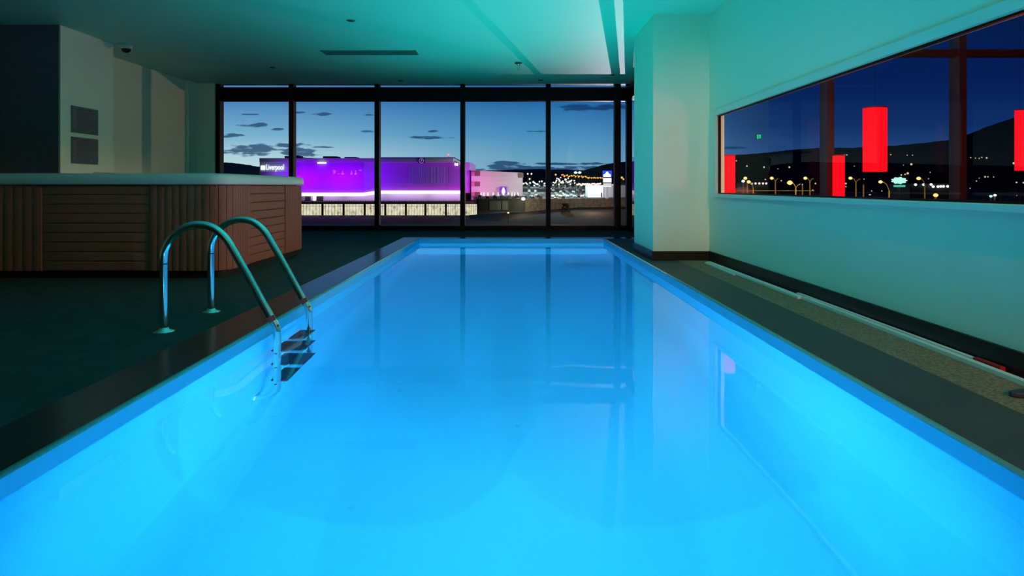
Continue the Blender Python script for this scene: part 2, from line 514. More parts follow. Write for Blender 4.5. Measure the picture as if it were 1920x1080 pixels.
# ---------------------------------------------------------------- curtain wall at the far end
TZ0, TZ1 = 2.365, 2.615
mull = [-5.345, -4.01, -2.45, -0.89, 0.672, 1.935]
n_tr = 10
bm = B(); box(bm, -5.38, 2.14, YB-0.02, YB+0.08, 0.0, 0.085)
struct('trim_9', bm, M['black_frame'])
bm = B(); box(bm, -5.38, 2.14, YB-0.05, YB+0.10, TZ0, TZ1)
struct('trim_10', bm, M['black_frame'], bevel=0.004)
for i, x in enumerate(mull):
    bm = B(); w = 0.042 if i not in (5,) else 0.055
    box(bm, x-w, x+w, YB-0.09, YB+0.09, 0.0, CZ)
    n_tr += 1
    struct('trim_%d' % n_tr, bm, M['mullion'], bevel=0.004)
xs = mull + [2.12]
k = 1
for a, b in zip(xs, xs[1:]):
    k += 1
    bm = B(); box(bm, a+0.04, b-0.04, YB+0.02, YB+0.03, 0.085, TZ0)
    w = struct('window_%d' % k, bm, M['paneback'])
    bm = B(); box(bm, a+0.04, b-0.04, YB+0.02, YB+0.03, TZ1, CZ)
    struct('upper_pane', bm, M['paneback'], w)
    bm = B(); box(bm, a+0.042, b-0.042, YB-0.005, YB+0.018, 0.085, 0.104)
    struct('glazing_bead', bm, mat('grey_bead', (0.25, 0.25, 0.32), 0.3), w)
# corner and side glazing beyond the column
bm = B(); box(bm, 2.10, 2.20, YB-0.06, YB+0.09, 0, CZ); n_tr += 1
struct('trim_%d' % n_tr, bm, M['mullion'])
bm = B(); box(bm, 2.10, 2.22, 8.56, YB-0.06, TZ0, TZ1); n_tr += 1
struct('trim_%d' % n_tr, bm, M['black_frame'])
bm = B(); box(bm, 2.12, 2.20, 8.56, YB-0.06, 0, 0.085); n_tr += 1
struct('trim_%d' % n_tr, bm, M['black_frame'])
bm = B(); box(bm, 2.11, 2.19, 10.9, 10.98, 0, CZ); n_tr += 1
struct('trim_%d' % n_tr, bm, M['mullion'])
bm = B(); box(bm, 2.150, 2.158, 8.56, YB-0.06, 0.085, TZ0)
w = struct('window_%d' % (k+1), bm, M['paneback'])
bm = B(); box(bm, 2.150, 2.158, 8.56, YB-0.06, TZ1, CZ)
struct('upper_pane', bm, M['paneback'], w)

# ---------------------------------------------------------------- the bar next door, seen through the partition window
NY = 8.2
struct('floor_bar', box(B(), WX+T, 7.6, -3.0, NY+0.1, -0.06, 0), mat('bar_floor', (0.16, 0.07, 0.05), 0.5))
struct('wall_bar_side', box(B(), 7.5, 7.6, -3.0, NY+0.1, 0, 3.25), M['bardark'])
M['barmull'] = mat('bar_mullion', (0.07, 0.045, 0.055), 0.5)
for x in (3.79, 5.36, 6.93):
    bm = B(); box(bm, x-0.042, x+0.042, NY-0.10, NY+0.10, 0, 3.25); n_tr += 1
    struct('trim_%d' % n_tr, bm, M['barmull'])
bm = B(); box(bm, WX+T, 7.5, NY-0.06, NY+0.06, 2.36, 2.44); n_tr += 1
struct('trim_%d' % n_tr, bm, M['barmull'])
bm = B(); box(bm, WX+T, 7.5, NY-0.06, NY+0.06, 0, 0.09); n_tr += 1
struct('trim_%d' % n_tr, bm, M['barmull'])
k += 1
for a, b in ((WX+T, 3.79), (3.79, 5.36), (5.36, 6.93), (6.93, 7.5)):
    k += 1
    bm = B(); box(bm, a+0.042, b-0.042, NY, NY+0.01, 0.09, 2.36); w = struct('window_%d' % k, bm, M['pane'])
    bm = B(); box(bm, a+0.042, b-0.042, NY, NY+0.01, 2.44, 3.25); struct('upper_pane', bm, M['pane'], w)

# red reflections in the side glass, built as glowing lamp shapes with added mounts
def red_reflection(px0, px1, py0, py1, Y, label, cat, hanging, name):
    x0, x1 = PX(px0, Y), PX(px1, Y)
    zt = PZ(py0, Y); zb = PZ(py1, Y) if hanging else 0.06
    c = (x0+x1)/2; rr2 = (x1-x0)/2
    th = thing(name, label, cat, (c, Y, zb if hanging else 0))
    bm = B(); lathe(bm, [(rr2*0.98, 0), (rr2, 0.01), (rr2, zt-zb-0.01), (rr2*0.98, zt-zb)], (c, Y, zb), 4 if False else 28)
    sh = obj('reflection_body', bm, M['reflection_red'], th)
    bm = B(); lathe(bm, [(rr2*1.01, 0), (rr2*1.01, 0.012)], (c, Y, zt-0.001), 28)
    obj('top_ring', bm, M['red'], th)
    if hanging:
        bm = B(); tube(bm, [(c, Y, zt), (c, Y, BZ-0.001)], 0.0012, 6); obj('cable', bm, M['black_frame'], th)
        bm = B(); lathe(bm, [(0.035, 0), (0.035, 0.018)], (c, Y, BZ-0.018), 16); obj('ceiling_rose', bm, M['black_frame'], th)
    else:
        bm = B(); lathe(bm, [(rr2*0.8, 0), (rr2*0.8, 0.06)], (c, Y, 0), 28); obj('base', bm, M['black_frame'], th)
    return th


red_reflection(1620, 1661, 203, 322, 7.5, 'tall red reflection, shaped as a hanging lamp, glowing alone in the middle of the long side window', 'lamp', True, 'hanging_reflection')
red_reflection(1904, 1921, 207, 320, 7.5, 'narrow red reflection, shaped as a hanging lamp, cut off by the right edge of the photo', 'lamp', True, 'hanging_reflection')
red_reflection(1352, 1378, 292, 365, 7.7, 'red reflection, shaped as a floor lamp, glowing at the left end of the side window', 'lamp', False, 'standing_reflection')
red_reflection(1562, 1583, 292, 365, 7.95, 'slim red reflection, shaped as a floor lamp, standing right behind the first dark mullion', 'lamp', False, 'standing_reflection')

# reflection of a green exit sign, modelled as a hung sign past the window
Ys = 7.9
th = thing('exit_sign_reflection', 'tiny green exit sign reflection, built as a lit sign beyond the side window', 'sign', (PX(1423, Ys), Ys, PZ(261, Ys)))
bm = B(); box(bm, PX(1418.5, Ys), PX(1427, Ys), Ys, Ys+0.02, PZ(261, Ys), PZ(252, Ys)); obj('housing', bm, M['slot'], th)
bm = B()
box(bm, PX(1419, Ys), PX(1422.2, Ys), Ys-0.004, Ys-0.0005, PZ(260.5, Ys), PZ(252.5, Ys))
box(bm, PX(1423.2, Ys), PX(1426.5, Ys), Ys-0.004, Ys-0.0005, PZ(259.5, Ys), PZ(252.5, Ys))
obj('lit_panel', bm, M['exit_green'], th)
bm = B(); tube(bm, [(PX(1423, Ys), Ys+0.01, PZ(252, Ys)), (PX(1423, Ys), Ys+0.01, BZ-0.001)], 0.001, 6); obj('suspension_wire', bm, M['slot'], th)

# ---------------------------------------------------------------- hot tub
TX1, TX0 = -2.48, -4.80
TY0, TY1 = 5.94, 8.22


def rounded_path(x0, x1, y0, y1, r, n=8):
    """closed path, counter-clockwise, starting at the front left straight"""
    pts = []
    for (cx_, cy_, a0) in ((x1-r, y0+r, -PI/2), (x1-r, y1-r, 0), (x0+r, y1-r, PI/2), (x0+r, y0+r, PI)):
        for k_ in range(n+1):
            a = a0 + PI/2*k_/n
            pts.append((cx_ + r*math.cos(a), cy_ + r*math.sin(a)))
    return pts


class Path:
    def __init__(s, pts):
        s.p = [Vector(q) for q in pts]; s.p.append(s.p[0]); s.l = [0.0]
        for a, b in zip(s.p, s.p[1:]): s.l.append(s.l[-1] + (b-a).length)
        s.total = s.l[-1]

    def at(s, d):
        d %= s.total
        for i in range(len(s.l)-1):
            if d <= s.l[i+1] + 1e-9:
                f = (d - s.l[i])/max(1e-9, s.l[i+1]-s.l[i]); return s.p[i].lerp(s.p[i+1], f)
        return s.p[-1]

    def normal(s, d):
        t_ = (s.at(d+0.004) - s.at(d-0.004)).normalized()
        return Vector((t_.y, -t_.x))


def ribbon(bm, path, s0, s1, z0, z1, depth, ch=0.0025):
    """a board that follows the plan path between s0 and s1, with chamfered long edges"""
    n = max(1, int(math.ceil((s1-s0)/0.03))) if (s1-s0) < 0.4 else max(2, int((s1-s0)/0.12))
    prof = [(0, z0), (depth-ch, z0), (depth, z0+ch), (depth, z1-ch), (depth-ch, z1), (0, z1)]
    rings = []
    for k_ in range(n+1):
        s_ = s0 + (s1-s0)*k_/n
        p, nn = path.at(s_), path.normal(s_)
        shrink = ch if k_ in (0, n) else 0
        rings.append([bm.verts.new((p.x+nn.x*max(0, d_-(shrink if d_ > ch*2 else 0)), p.y+nn.y*max(0, d_-(shrink if d_ > ch*2 else 0)), z_)) for d_, z_ in prof])
    m_ = len(prof)
    for a, b in zip(rings, rings[1:]):
        for k_ in range(m_):
            bm.faces.new((a[k_], a[(k_+1) % m_], b[(k_+1) % m_], b[k_]))
    bm.faces.new(rings[0][::-1]); bm.faces.new(rings[-1])


tub = thing('hot_tub', 'square hot tub in brown slatted cabinet with grey-green cover, on the floor beside the pool', 'hot tub', ((TX0+TX1)/2, (TY0+TY1)/2, 0))
R_ = 0.16
core = rounded_path(TX0+0.02, TX1-0.02, TY0+0.02, TY1-0.02, R_)
path = Path(core)
obj('plinth', prism(B(), rounded_path(TX0+0.04, TX1-0.04, TY0+0.04, TY1-0.04, 0.1), 0.0, 0.064), M['plinth'], tub)
obj('cabinet', prism(B(), core, 0.064, 0.815), M['core'], tub)
fr_len = (TX1-0.02-R_) - (TX0+0.02+R_)      # straight front
side_len = (TY1-0.02-R_) - (TY0+0.02+R_)
arc = PI/2*R_
# path starts at bottom of the front-right corner arc: s=0 is (x1-r, y0); front straight is the last stretch
S_front0 = path.total - fr_len
sx_of = lambda x: S_front0 + (x - (TX0+0.02+R_))            # front position from X
sy_of = lambda y: arc + (y - (TY0+0.02+R_))                 # right side position from Y
ZB0, ZB1 = 0.066, 0.812


def vboards(name, s0, s1, count):
    bm = B(); w_ = (s1-s0)/count
    for k_ in range(count):
        ribbon(bm, path, s0+k_*w_+0.002, s0+(k_+1)*w_-0.002, ZB0, ZB1, 0.020)
    return obj(name, bm, M['slat'], tub)


def hboards(name, s0, s1, count):
    bm = B(); h_ = (ZB1-ZB0)/count
    for k_ in range(count):
        ribbon(bm, path, s0+0.003, s1-0.003, ZB0+k_*h_+0.002, ZB0+(k_+1)*h_-0.002, 0.018 if k_ % 1 == 0 else 0.016, 0.007)
    return obj(name, bm, M['slat'], tub)


hboards('slat_panel', sx_of(-4.09), sx_of(-3.15), 9)
vboards('corner_panel', sx_of(-3.15), path.total + arc - 0.03, 11)
vboards('corner_panel', arc-0.028, sy_of(6.47), 7)
hboards('slat_panel', sy_of(6.47), sy_of(7.50), 9)
vboards('corner_panel', sy_of(7.50), sy_of(8.04)+arc, 11)
back0 = sy_of(TY1-0.02-R_) + arc
vboards('corner_panel', back0+0.02, back0+0.55, 7)
hboards('slat_panel', back0+0.55, back0+fr_len-0.5, 9)
vboards('corner_panel', back0+fr_len-0.5, back0+fr_len+arc, 9)
left0 = back0+fr_len+arc
hboards('slat_panel', left0+0.4, left0+side_len-0.4, 9)
vboards('corner_panel', left0, left0+0.4, 5)
vboards('corner_panel', left0+side_len-0.4, sx_of(-4.09), 14)
# cover: pillowed lid with rounded edge
bm = B()
rings = []
prof = [(0.022, 0.818), (0.026, 0.830), (0.026, 0.868), (0.016, 0.892), (-0.010, 0.908), (-0.05, 0.916), (-0.25, 0.922)]
for off, z in prof:
    pts = rounded_path(TX0-off, TX1+off, TY0-off, TY1+off, max(0.05, R_+0.03+off), 8)
    rings.append([bm.verts.new((x, y, z)) for x, y in pts])
for a, b in zip(rings, rings[1:]):
    n_ = len(a)
    for q in range(n_):
        f = bm.faces.new((a[q], a[(q+1) % n_], b[(q+1) % n_], b[q])); f.smooth = True
bm.faces.new(rings[0][::-1]); bm.faces.new(rings[-1])
cov = obj('cover', bm, M['cover'], tub)
bm = B(); box(bm, (TX0+TX1)/2-0.012, (TX0+TX1)/2+0.012, TY0+0.02, TY1-0.02, 0.9215, 0.9245); obj('cover_hinge_seam', bm, M['rubber'], cov)
bm = B(); lathe(bm, [(0.008, 0), (0.008, 0.004)], (0, 0, 0), 12)
bmesh.ops.rotate(bm, verts=bm.verts, cent=(0, 0, 0), matrix=Matrix.Rotation(PI/2, 3, 'X')); bmesh.ops.translate(bm, verts=bm.verts, vec=(-2.58, TY0-0.002, 0.806))
obj('screw', bm, M['chrome'], tub)

# ---------------------------------------------------------------- pool ladder
def smooth(pts, n=8):
    out = []
    P_ = [Vector(p) for p in pts]
    for i in range(len(P_)-1):
        p0 = P_[max(0, i-1)]; p1 = P_[i]; p2 = P_[i+1]; p3 = P_[min(len(P_)-1, i+2)]
        for k_ in range(n):
            s = k_/n
            out.append(0.5*((2*p1)+(-p0+p2)*s+(2*p0-5*p1+4*p2-p3)*s*s+(-p0+3*p1-3*p2+p3)*s**3))
    out.append(P_[-1]); return out


LY = (3.765, 4.357)
lad = thing('pool_ladder', 'polished steel pool ladder with two arched rails standing at the left pool edge', 'ladder', (-1.918, 4.06, 0))
TR = 0.0212
for y in LY:
    prof = [(-1.918, 0.0), (-1.918, 0.2), (-1.918, 0.40), (-1.905, 0.465), (-1.865, 0.530), (-1.80, 0.575), (-1.725, 0.590), (-1.650, 0.575),
            (-1.585, 0.525), (-1.535, 0.450), (-1.455, 0.310), (-1.375, 0.165), (-1.315, 0.058), (-1.296, 0.015), (-1.292, -0.05),
            (-1.292, -0.40), (-1.292, -0.86), (-1.297, -0.93), (-1.320, -0.99), (-1.36, -1.03), (-1.412, -1.045)]
    rail = obj('rail', tube(B(), smooth([(x, y, z) for x, z in prof], 6), TR, 20), M['chrome'], lad)
    obj('joint_band', tube(B(), [(-1.918, y, 0.372), (-1.918, y, 0.378)], TR+0.0006, 20), M['rubber'], rail)
    fl = B(); lathe(fl, [(0.058, 0), (0.058, 0.004), (0.050, 0.010), (0.030, 0.014), (0.026, 0.024)], (-1.918, y, 0), 28)
    obj('flange', fl, M['chrome'], lad)
    st = tube(B(), smooth([(-1.330, y, 0.086), (-1.322, y, 0.070), (-1.315, y, 0.058)], 4), TR+0.0006, 20)
    obj('warning_label', st, M['red'], rail)['label'] = 'small red label wrapped on the rail'
    bm = B(); tube(bm, [(-1.408, y, -1.045), (-1.4149, y, -1.045)], 0.028, 18); obj('wall_bumper', bm, M['white_plastic'], rail)
for z in (-0.25, -0.525, -0.81):
    tread = obj('tread', box(B(), -1.335, -1.245, LY[0]+0.012, LY[1]-0.012, z-0.012, z), M['chrome'], lad, bevel=0.004)
    for q in range(2):
        ya = LY[0]+0.03+q*0.30
        bm = B(); box(bm, -1.338, -1.242, ya, ya+0.23, z+0.0003, z+0.007); obj('tread_pad', bm, M['rubber'], tread)
    for y in LY:
        bm = B(); tube(bm, [(-1.292, y-0.026, z-0.006), (-1.292, y+0.026, z-0.006)], 0.009, 12); obj('bolt', bm, M['rubber'], tread)

# small pale disc on the pool floor
bm = B(); lathe(bm, [(0.05, 0), (0.05, 0.012), (0.03, 0.02)], (0.83, 2.25, PB), 20)
tag(obj('floor_disc', bm, M['white_plastic']), 'small pale disc on the pool floor near the right side', 'pool fitting')

# ---------------------------------------------------------------- loose profiles along the right wall
def profile(x0, y0, x1, y1, w, h, z, label, m='strip'):
    bm = prism(B(), strip_poly((x0, y0), (x1, y1), w), z, z+h)
    bb = obj('trim_profile', bm, M[m], bevel=0.0015)
    tag(bb, label, 'profile strip', 'loose pale profiles lying along the right wall')
    return bb


profile(2.060, 7.14, 2.062, 4.86, 0.050, 0.018, 0, 'wide pale strip lying on the floor against the wall, beginning beside the column')
profile(2.018, 7.10, 2.008, 6.15, 0.018, 0.014, 0, 'shortest thin pale strip, lying by the column next to the wide strip')
st = profile(2.108, 5.02, 2.108, 3.10, 0.022, 0.022, 0, 'thin pale strip nearest the wall, with a red end cap')
bm = B(); box(bm, 2.096, 2.120, 2.93, 3.10, 0, 0.026); e = obj('end_cap', bm, M['red'], st); e['label'] = 'dark red end cap'
profile(2.075, 4.84, 2.066, 1.60, 0.030, 0.020, 0, 'long pale strip running out past the right edge of the photo')
bm = prism(B(), strip_poly((2.00, 7.30), (2.04, 7.16), 0.02), 0, 0.008)
tag(obj('plastic_offcut', bm, M['green']), 'small bright green plastic offcut on the floor at the column foot', 'offcut')

# dark sandal at the right edge
sd = thing('sandal', 'small black sandal lying on the speckled floor at the right edge', 'sandal', (2.0, 2.62, 0))
outl = []
for k_ in range(24):
    a = 2*PI*k_/24
    outl.append((2.02 + 0.125*math.cos(a), 2.60 + (0.044 + 0.010*math.cos(a))*math.sin(a)))
obj('sole', prism(B(), outl, 0, 0.022), M['rubber'], sd, bevel=0.006)
bm = B(); tube(bm, smooth([(2.05, 2.555, 0.018), (2.045, 2.575, 0.040), (2.04, 2.60, 0.046), (2.045, 2.625, 0.040), (2.05, 2.645, 0.018)], 5), 0.010, 10)
obj('strap', bm, M['rubber'], sd)

# ---------------------------------------------------------------- wall notices
def notice(z0, z1, label, dot):
    x = -5.22
    th = thing('notice_board', label, 'notice', (x+0.004, 8.35, z0))
    obj('panel', box(B(), x+0.0005, x+0.008, 8.09, 8.61, z0, z1), M['poster'], th)
    H_ = z1-z0
    def ln(name, y0, y1, f0, f1, m):
        return box(m, x+0.0082, x+0.0092, y0, y1, z1-H_*f1, z1-H_*f0)
    bm = B(); ln('', 8.24, 8.50, 0.07, 0.12, bm); obj('heading', bm, M['ink'], th)
    bm = B()
    rnd = random.Random(z0)
    for q in range(15):
        f = 0.18 + q*0.048
        e0 = 8.19; e1 = 8.19 + rnd.uniform(0.18, 0.38)
        if q in (8, 13): continue
        y = e0
        while y < e1:
            w_ = rnd.uniform(0.02, 0.06)
            ln('', y, min(y+w_, e1), f, f+0.026, bm); y += w_+0.008
    obj('text_lines', bm, M['ink'], th)
    bm = B()
    for q in range(5):
        f = 0.18+q*0.14
        ln('', 8.115, 8.165, f, f+0.07, bm)
    obj('pictograms', bm, M['inkpale'], th)
    if dot:
        bm = B(); lathe(bm, [(0.006, 0), (0.006, 0.003)], (0, 0, 0), 10)
        bmesh.ops.rotate(bm, verts=bm.verts, cent=(0, 0, 0), matrix=Matrix.Rotation(PI/2, 3, 'Y')); bmesh.ops.translate(bm, verts=bm.verts, vec=(x+0.0085, 8.47, z0+0.04))
        obj('fixing_stud', bm, M['chrome'], th)
    return th


notice(1.445, 1.765, 'upper of two grey printed notices on the left wall', False)
notice(1.076, 1.395, 'lower of two grey printed notices on the left wall, with a bright stud', True)

# ---------------------------------------------------------------- ceiling fittings
cc = thing('dome_camera', 'small white dome security camera with black lens at the left wall corner', 'security camera', (-5.07, 8.98, CZ))
bm = B(); lathe(bm, [(0.075, 0), (0.078, -0.03), (0.070, -0.058)], (-5.07, 8.98, CZ), 28); obj('housing', bm, M['white_plastic'], cc)
bm = B(); lathe(bm, [(0.060, -0.056), (0.055, -0.080), (0.040, -0.100), (0.018, -0.111), (0.002, -0.113)], (-5.07, 8.98, CZ), 28); obj('lens_dome', bm, M['darkglass'], cc)
bm = B(); box(bm, -5.34, -5.14, 8.955, 9.005, CZ-0.035, CZ-0.001); obj('bracket', bm, M['white_plastic'], cc)

vt = thing('air_diffuser', 'long narrow slotted air diffuser set in the ceiling', 'air vent', (-1.96, 9.5, CZ))
bm = B(); x0, x1, y0, y1 = -2.62, -1.31, 9.36, 9.64
box(bm, x0, x1, y0, y0+0.02, CZ-0.012, CZ-0.0005); box(bm, x0, x1, y1-0.02, y1, CZ-0.012, CZ-0.0005)
box(bm, x0, x0+0.02, y0, y1, CZ-0.012, CZ-0.0005); box(bm, x1-0.02, x1, y0, y1, CZ-0.012, CZ-0.0005)
obj('frame', bm, M['vent'], vt)
obj('slot_backing', box(B(), x0+0.02, x1-0.02, y0+0.02, y1-0.02, CZ-0.004, CZ-0.0005), M['slot'], vt)
for q in range(3):
    yy = y0+0.045+q*0.072
    obj('blade', box(B(), x0+0.02, x1-0.02, yy, yy+0.046, CZ-0.011, CZ-0.004), M['vent'], vt)

sp_ = thing('sprinkler', 'fire sprinkler head with red ring hanging from the ceiling above the pool', 'sprinkler', (0.105, 10.3, CZ))
bm = B(); lathe(bm, [(0.055, 0), (0.060, -0.010), (0.034, -0.022)], (0.105, 10.3, CZ), 24); obj('escutcheon', bm, M['red'], sp_)
bm = B(); lathe(bm, [(0.032, -0.0215), (0.024, -0.030), (0.012, -0.045)], (0.105, 10.3, CZ), 18); obj('body', bm, M['chrome'], sp_)
for s in (-1, 1):
    obj('yoke_arm', tube(B(), [(0.105+s*0.010, 10.3, CZ-0.04), (0.105+s*0.024, 10.3, CZ-0.060), (0.105, 10.3, CZ-0.088)], 0.003, 8), M['chrome'], sp_)
bm = B(); lathe(bm, [(0.018, -0.090), (0.018, -0.094)], (0.105, 10.3, CZ), 16); obj('deflector', bm, M['chrome'], sp_)

DL = [(658, 38, 'small recessed ceiling spotlight nearest the camera, left of centre'),
      (751, 151, 'tiny recessed ceiling spotlight above the third glass pane from the left'),
      (1014, 150, 'tiny recessed ceiling spotlight right of the sprinkler, near the glass wall'),
      (1148, 140, 'tiny recessed ceiling spotlight nearest the column, by the glass corner'),
      (511, 126, 'tiny recessed ceiling spotlight above the leftmost glass panes')]
for (px, py, lab) in DL:
    Y = (CZ-EYE)*F/(HY-py); x = PX(px, Y)
    th = thing('ceiling_spotlight', lab, 'spotlight', (x, Y, CZ), 'unlit recessed ceiling spotlights')
    bm = B(); lathe(bm, [(0.052, 0), (0.050, -0.006), (0.040, -0.008)], (x, Y, CZ-0.0005), 20); obj('rim', bm, M['vent'], th)
    bm = B(); lathe(bm, [(0.038, -0.0085), (0.030, -0.012)], (x, Y, CZ), 20); obj('lens', bm, M['slot'], th)

# ---------------------------------------------------------------- outside: ground, hills, town
GZ = -15.7
M['ground'] = mat('dark_ground', (0.030, 0.022, 0.018), 0.9, noise=(0.05, 0.3, (0.05, 0.036, 0.028)))
M['lot'] = mat('car_park_asphalt', (0.06, 0.065, 0.065), 0.8)
M['hill_far'] = mat('haze_blue_hills', (0.09, 0.16, 0.26), 1.0)  # blue haze of distance put into the base colour
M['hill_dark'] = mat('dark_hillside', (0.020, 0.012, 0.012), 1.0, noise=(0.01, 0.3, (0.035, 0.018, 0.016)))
M['concrete'] = mat('stained_concrete', (0.24, 0.21, 0.18), 0.8, noise=(0.6, 0.12, (0.42, 0.37, 0.32)))
M['facade'] = mat('violet_lit_facade', (0.62, 0.12, 0.90), 0.6)  # purple floodlight mixed into the facade's base colour
M['facade_b'] = mat('pale_ribbed_facade', (0.55, 0.60, 0.80), 0.6)
M['fascia'] = mat('fascia_reflection_grey', (0.75, 0.85, 0.90), 0.5)  # grey of a band reflected in the far glass; reused for panel joints
M['roofunit'] = mat('roof_plant_metal', (0.10, 0.12, 0.13), 0.6)
M['led_white'] = emitter('warm_white_led', (1.0, 0.86, 0.80), 1.4)
M['sign_white'] = emitter('white_sign_light', (1, 1, 1), 1.3)
M['head_white'] = emitter('white_lamp_head', (1.0, 0.97, 0.86), 1.5)
M['head_pink'] = emitter('pinkish_lamp_head', (1.0, 0.72, 0.66), 1.4)
M['head_orange'] = emitter('orange_lamp_head', (1.0, 0.46, 0.08), 1.5)
M['head_amber'] = emitter('amber_lamp_head', (1.0, 0.60, 0.16), 1.8)
M['tiny_warm'] = emitter('tiny_warm_light', (1.0, 0.68, 0.42), 0.9)
M['sign_blue'] = emitter('blue_sign_light', (0.03, 0.08, 0.85), 1.2)
M['sign_green'] = emitter('pale_green_sign_light', (0.55, 1.0, 0.78), 1.2)
M['sign_pink'] = emitter('faint_pink_letter', (0.72, 0.10, 1.0), 1.0)
M['sign_yellow'] = emitter('yellow_sign_light', (0.55, 0.38, 0.20), 1.0)
M['violet'] = emitter('violet_emblem', (0.35, 0.02, 0.9), 1.0)
M['pole'] = mat('lamp_pole', (0.45, 0.30, 0.16), 0.6, emit=None)
M['dark'] = mat('dark_metal', (0.03, 0.03, 0.03), 0.6)
M['beacon'] = emitter('red_beacon', (1.0, 0.25, 0.22), 1.6)

# lit shopfront: shelving and goods behind bright glass
m = bpy.data.materials.new('lit_shopfront'); m.use_nodes = True; t = m.node_tree; t.nodes.clear()
co = t.nodes.new('ShaderNodeTexCoord'); mp = t.nodes.new('ShaderNodeMapping'); mp.inputs['Scale'].default_value = (0.55, 0.55, 0.35)
n1 = t.nodes.new('ShaderNodeTexNoise'); n1.inputs['Scale'].default_value = 1.0; n1.inputs['Detail'].default_value = 4
t.links.new(co.outputs['Object'], mp.inputs[0]); t.links.new(mp.outputs[0], n1.inputs['Vector'])
cr = t.nodes.new('ShaderNodeValToRGB'); els = cr.color_ramp.elements
els[0].position = 0.30; els[0].color = (0.30, 0.22, 0.14, 1); els[1].position = 0.62; els[1].color = (1.0, 0.93, 0.70, 1)
e2 = els.new(0.42); e2.color = (0.78, 0.66, 0.42, 1)
t.links.new(n1.outputs[0], cr.inputs[0])
em = t.nodes.new('ShaderNodeEmission'); em.inputs[1].default_value = 0.95
oo = t.nodes.new('ShaderNodeOutputMaterial'); t.links.new(cr.outputs[0], em.inputs[0]); t.links.new(em.outputs[0], oo.inputs[0])
m.cycles.emission_sampling = 'NONE'
M['shopfront'] = m

# ground planes
tag(obj('town_ground', box(B(), -900, 700, 60, 3000, GZ-1, GZ), M['ground']), 'dark open ground in front of the purple store', 'ground', kind='structure')
tag(obj('town_ground', prism(B(), [(4.5, 14), (684, 3000), (2600, 3000), (200, 14)], -9, -8), M['ground']), 'dark ground below the long side window', 'ground', kind='structure')


def ridge(name, prof, Y, Yb, zb, m, label):
    bm = B(); n = 6; cols = []
    for (px, py) in prof:
        zt = PZ(py, Y); xt = PX(px, Y)
        col_ = []
        for k_ in range(n+1):
            s = k_/n
            col_.append(bm.verts.new((xt*(1-s*0.0), Y+(Yb-Y)*s, zt+(zb-zt)*s)))
        col_.append(bm.verts.new((xt, Y+(Y-Yb)*0.8, zb)))
        cols.append(col_)
    for a, b in zip(cols, cols[1:]):
        f = bm.faces.new((a[0], b[0], b[-1], a[-1])); f.smooth = False
        for k_ in range(n):
            bm.faces.new((a[k_], a[k_+1], b[k_+1], b[k_]))
    o = obj(name, bm, m); tag(o, label, 'hills', kind='structure')
    return o


def jag(prof, amp, seed, n=7):
    rnd = random.Random(seed); out = []
    for (a, b) in zip(prof, prof[1:]):
        for k_ in range(n):
            s = k_/n; out.append((a[0]+(b[0]-a[0])*s, a[1]+(b[1]-a[1])*s + rnd.uniform(-amp, amp)))
    return out + [prof[-1]]


ridge('far_hills', jag([(-900, 318), (0, 312), (300, 305), (415, 304), (440, 306), (470, 310), (500, 315), (600, 322), (860, 322), (960, 318), (1000, 317), (1060, 318), (1130, 320), (1240, 322)], 0.6, 1), 2900, 2000, GZ, M['hill_far'], 'far hills blued by haze beyond the town')
HILLP = jag([(1000, 340), (1045, 334), (1075, 326), (1100, 318), (1125, 311), (1155, 304), (1240, 299), (1345, 293), (1400, 289), (1440, 286), (1480, 281), (1540, 277), (1600, 277), (1680, 273), (1740, 267), (1785, 262), (1815, 252), (1850, 238), (1885, 226), (1920, 214), (2050, 172), (2400, 110)], 0.5, 2)
ridge('dark_hill', HILLP, 1400, 1000, -8, M['hill_dark'], 'dark hill rising to the right behind the town')
ridge('low_hill', jag([(880, 330), (960, 322), (1000, 320), (1060, 324), (1100, 334), (1130, 345)], 0.5, 3), 1900, 1500, GZ, mat('slate_hill', (0.03, 0.05, 0.08), 1.0), 'low dark rise behind the car park')

# ---------------- purple store
YS = 400.0
X_ = lambda px: PX(px, YS)
Z_ = lambda py: PZ(py, YS)
store = thing('store_building', 'long department store washed in purple light with white name sign, beyond the glass', 'building', (X_(690), YS, GZ))
DEP = 60
obj('roof_fascia', box(B(), X_(487), X_(850), YS-0.6, YS+DEP, Z_(304), Z_(296.5)), M['fascia'], store)  # store top, coloured as the pale reflection lying over it
obj('roof_edge', box(B(), X_(712), X_(853), YS-1.0, YS+DEP-1, Z_(296.5), Z_(295)), mat('violet_trim', (0.20, 0.05, 0.45), 0.5), store)
bm = B(); box(bm, X_(487), X_(545), YS, YS+DEP, Z_(340), Z_(304))
obj('side_wing', bm, M['facade_b'], store)
bm = B()
for q in range(24):
    xx = X_(489) + q*(X_(545)-X_(489))/24
    box(bm, xx, xx+0.35, YS-0.25, YS-0.02, Z_(340), Z_(322))
obj('vertical_ribs', bm, M['facade'], store)
pts = [(X_(545), YS), (X_(682), YS), (X_(708), YS+6), (X_(865), YS+6), (X_(872), YS+1), (X_(880), YS+4), (X_(882), YS+12), (X_(882), YS+DEP), (X_(545), YS+DEP)]
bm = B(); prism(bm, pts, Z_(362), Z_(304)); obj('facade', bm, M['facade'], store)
bm = B()
rnd = random.Random(5)
for q in range(36):
    xx = X_(765) + q*(X_(864)-X_(765))/36
    box(bm, xx, xx+0.25, YS+5.7, YS+5.98, Z_(345), Z_(312))
obj('facade_fins', bm, M['facade_b'], store)
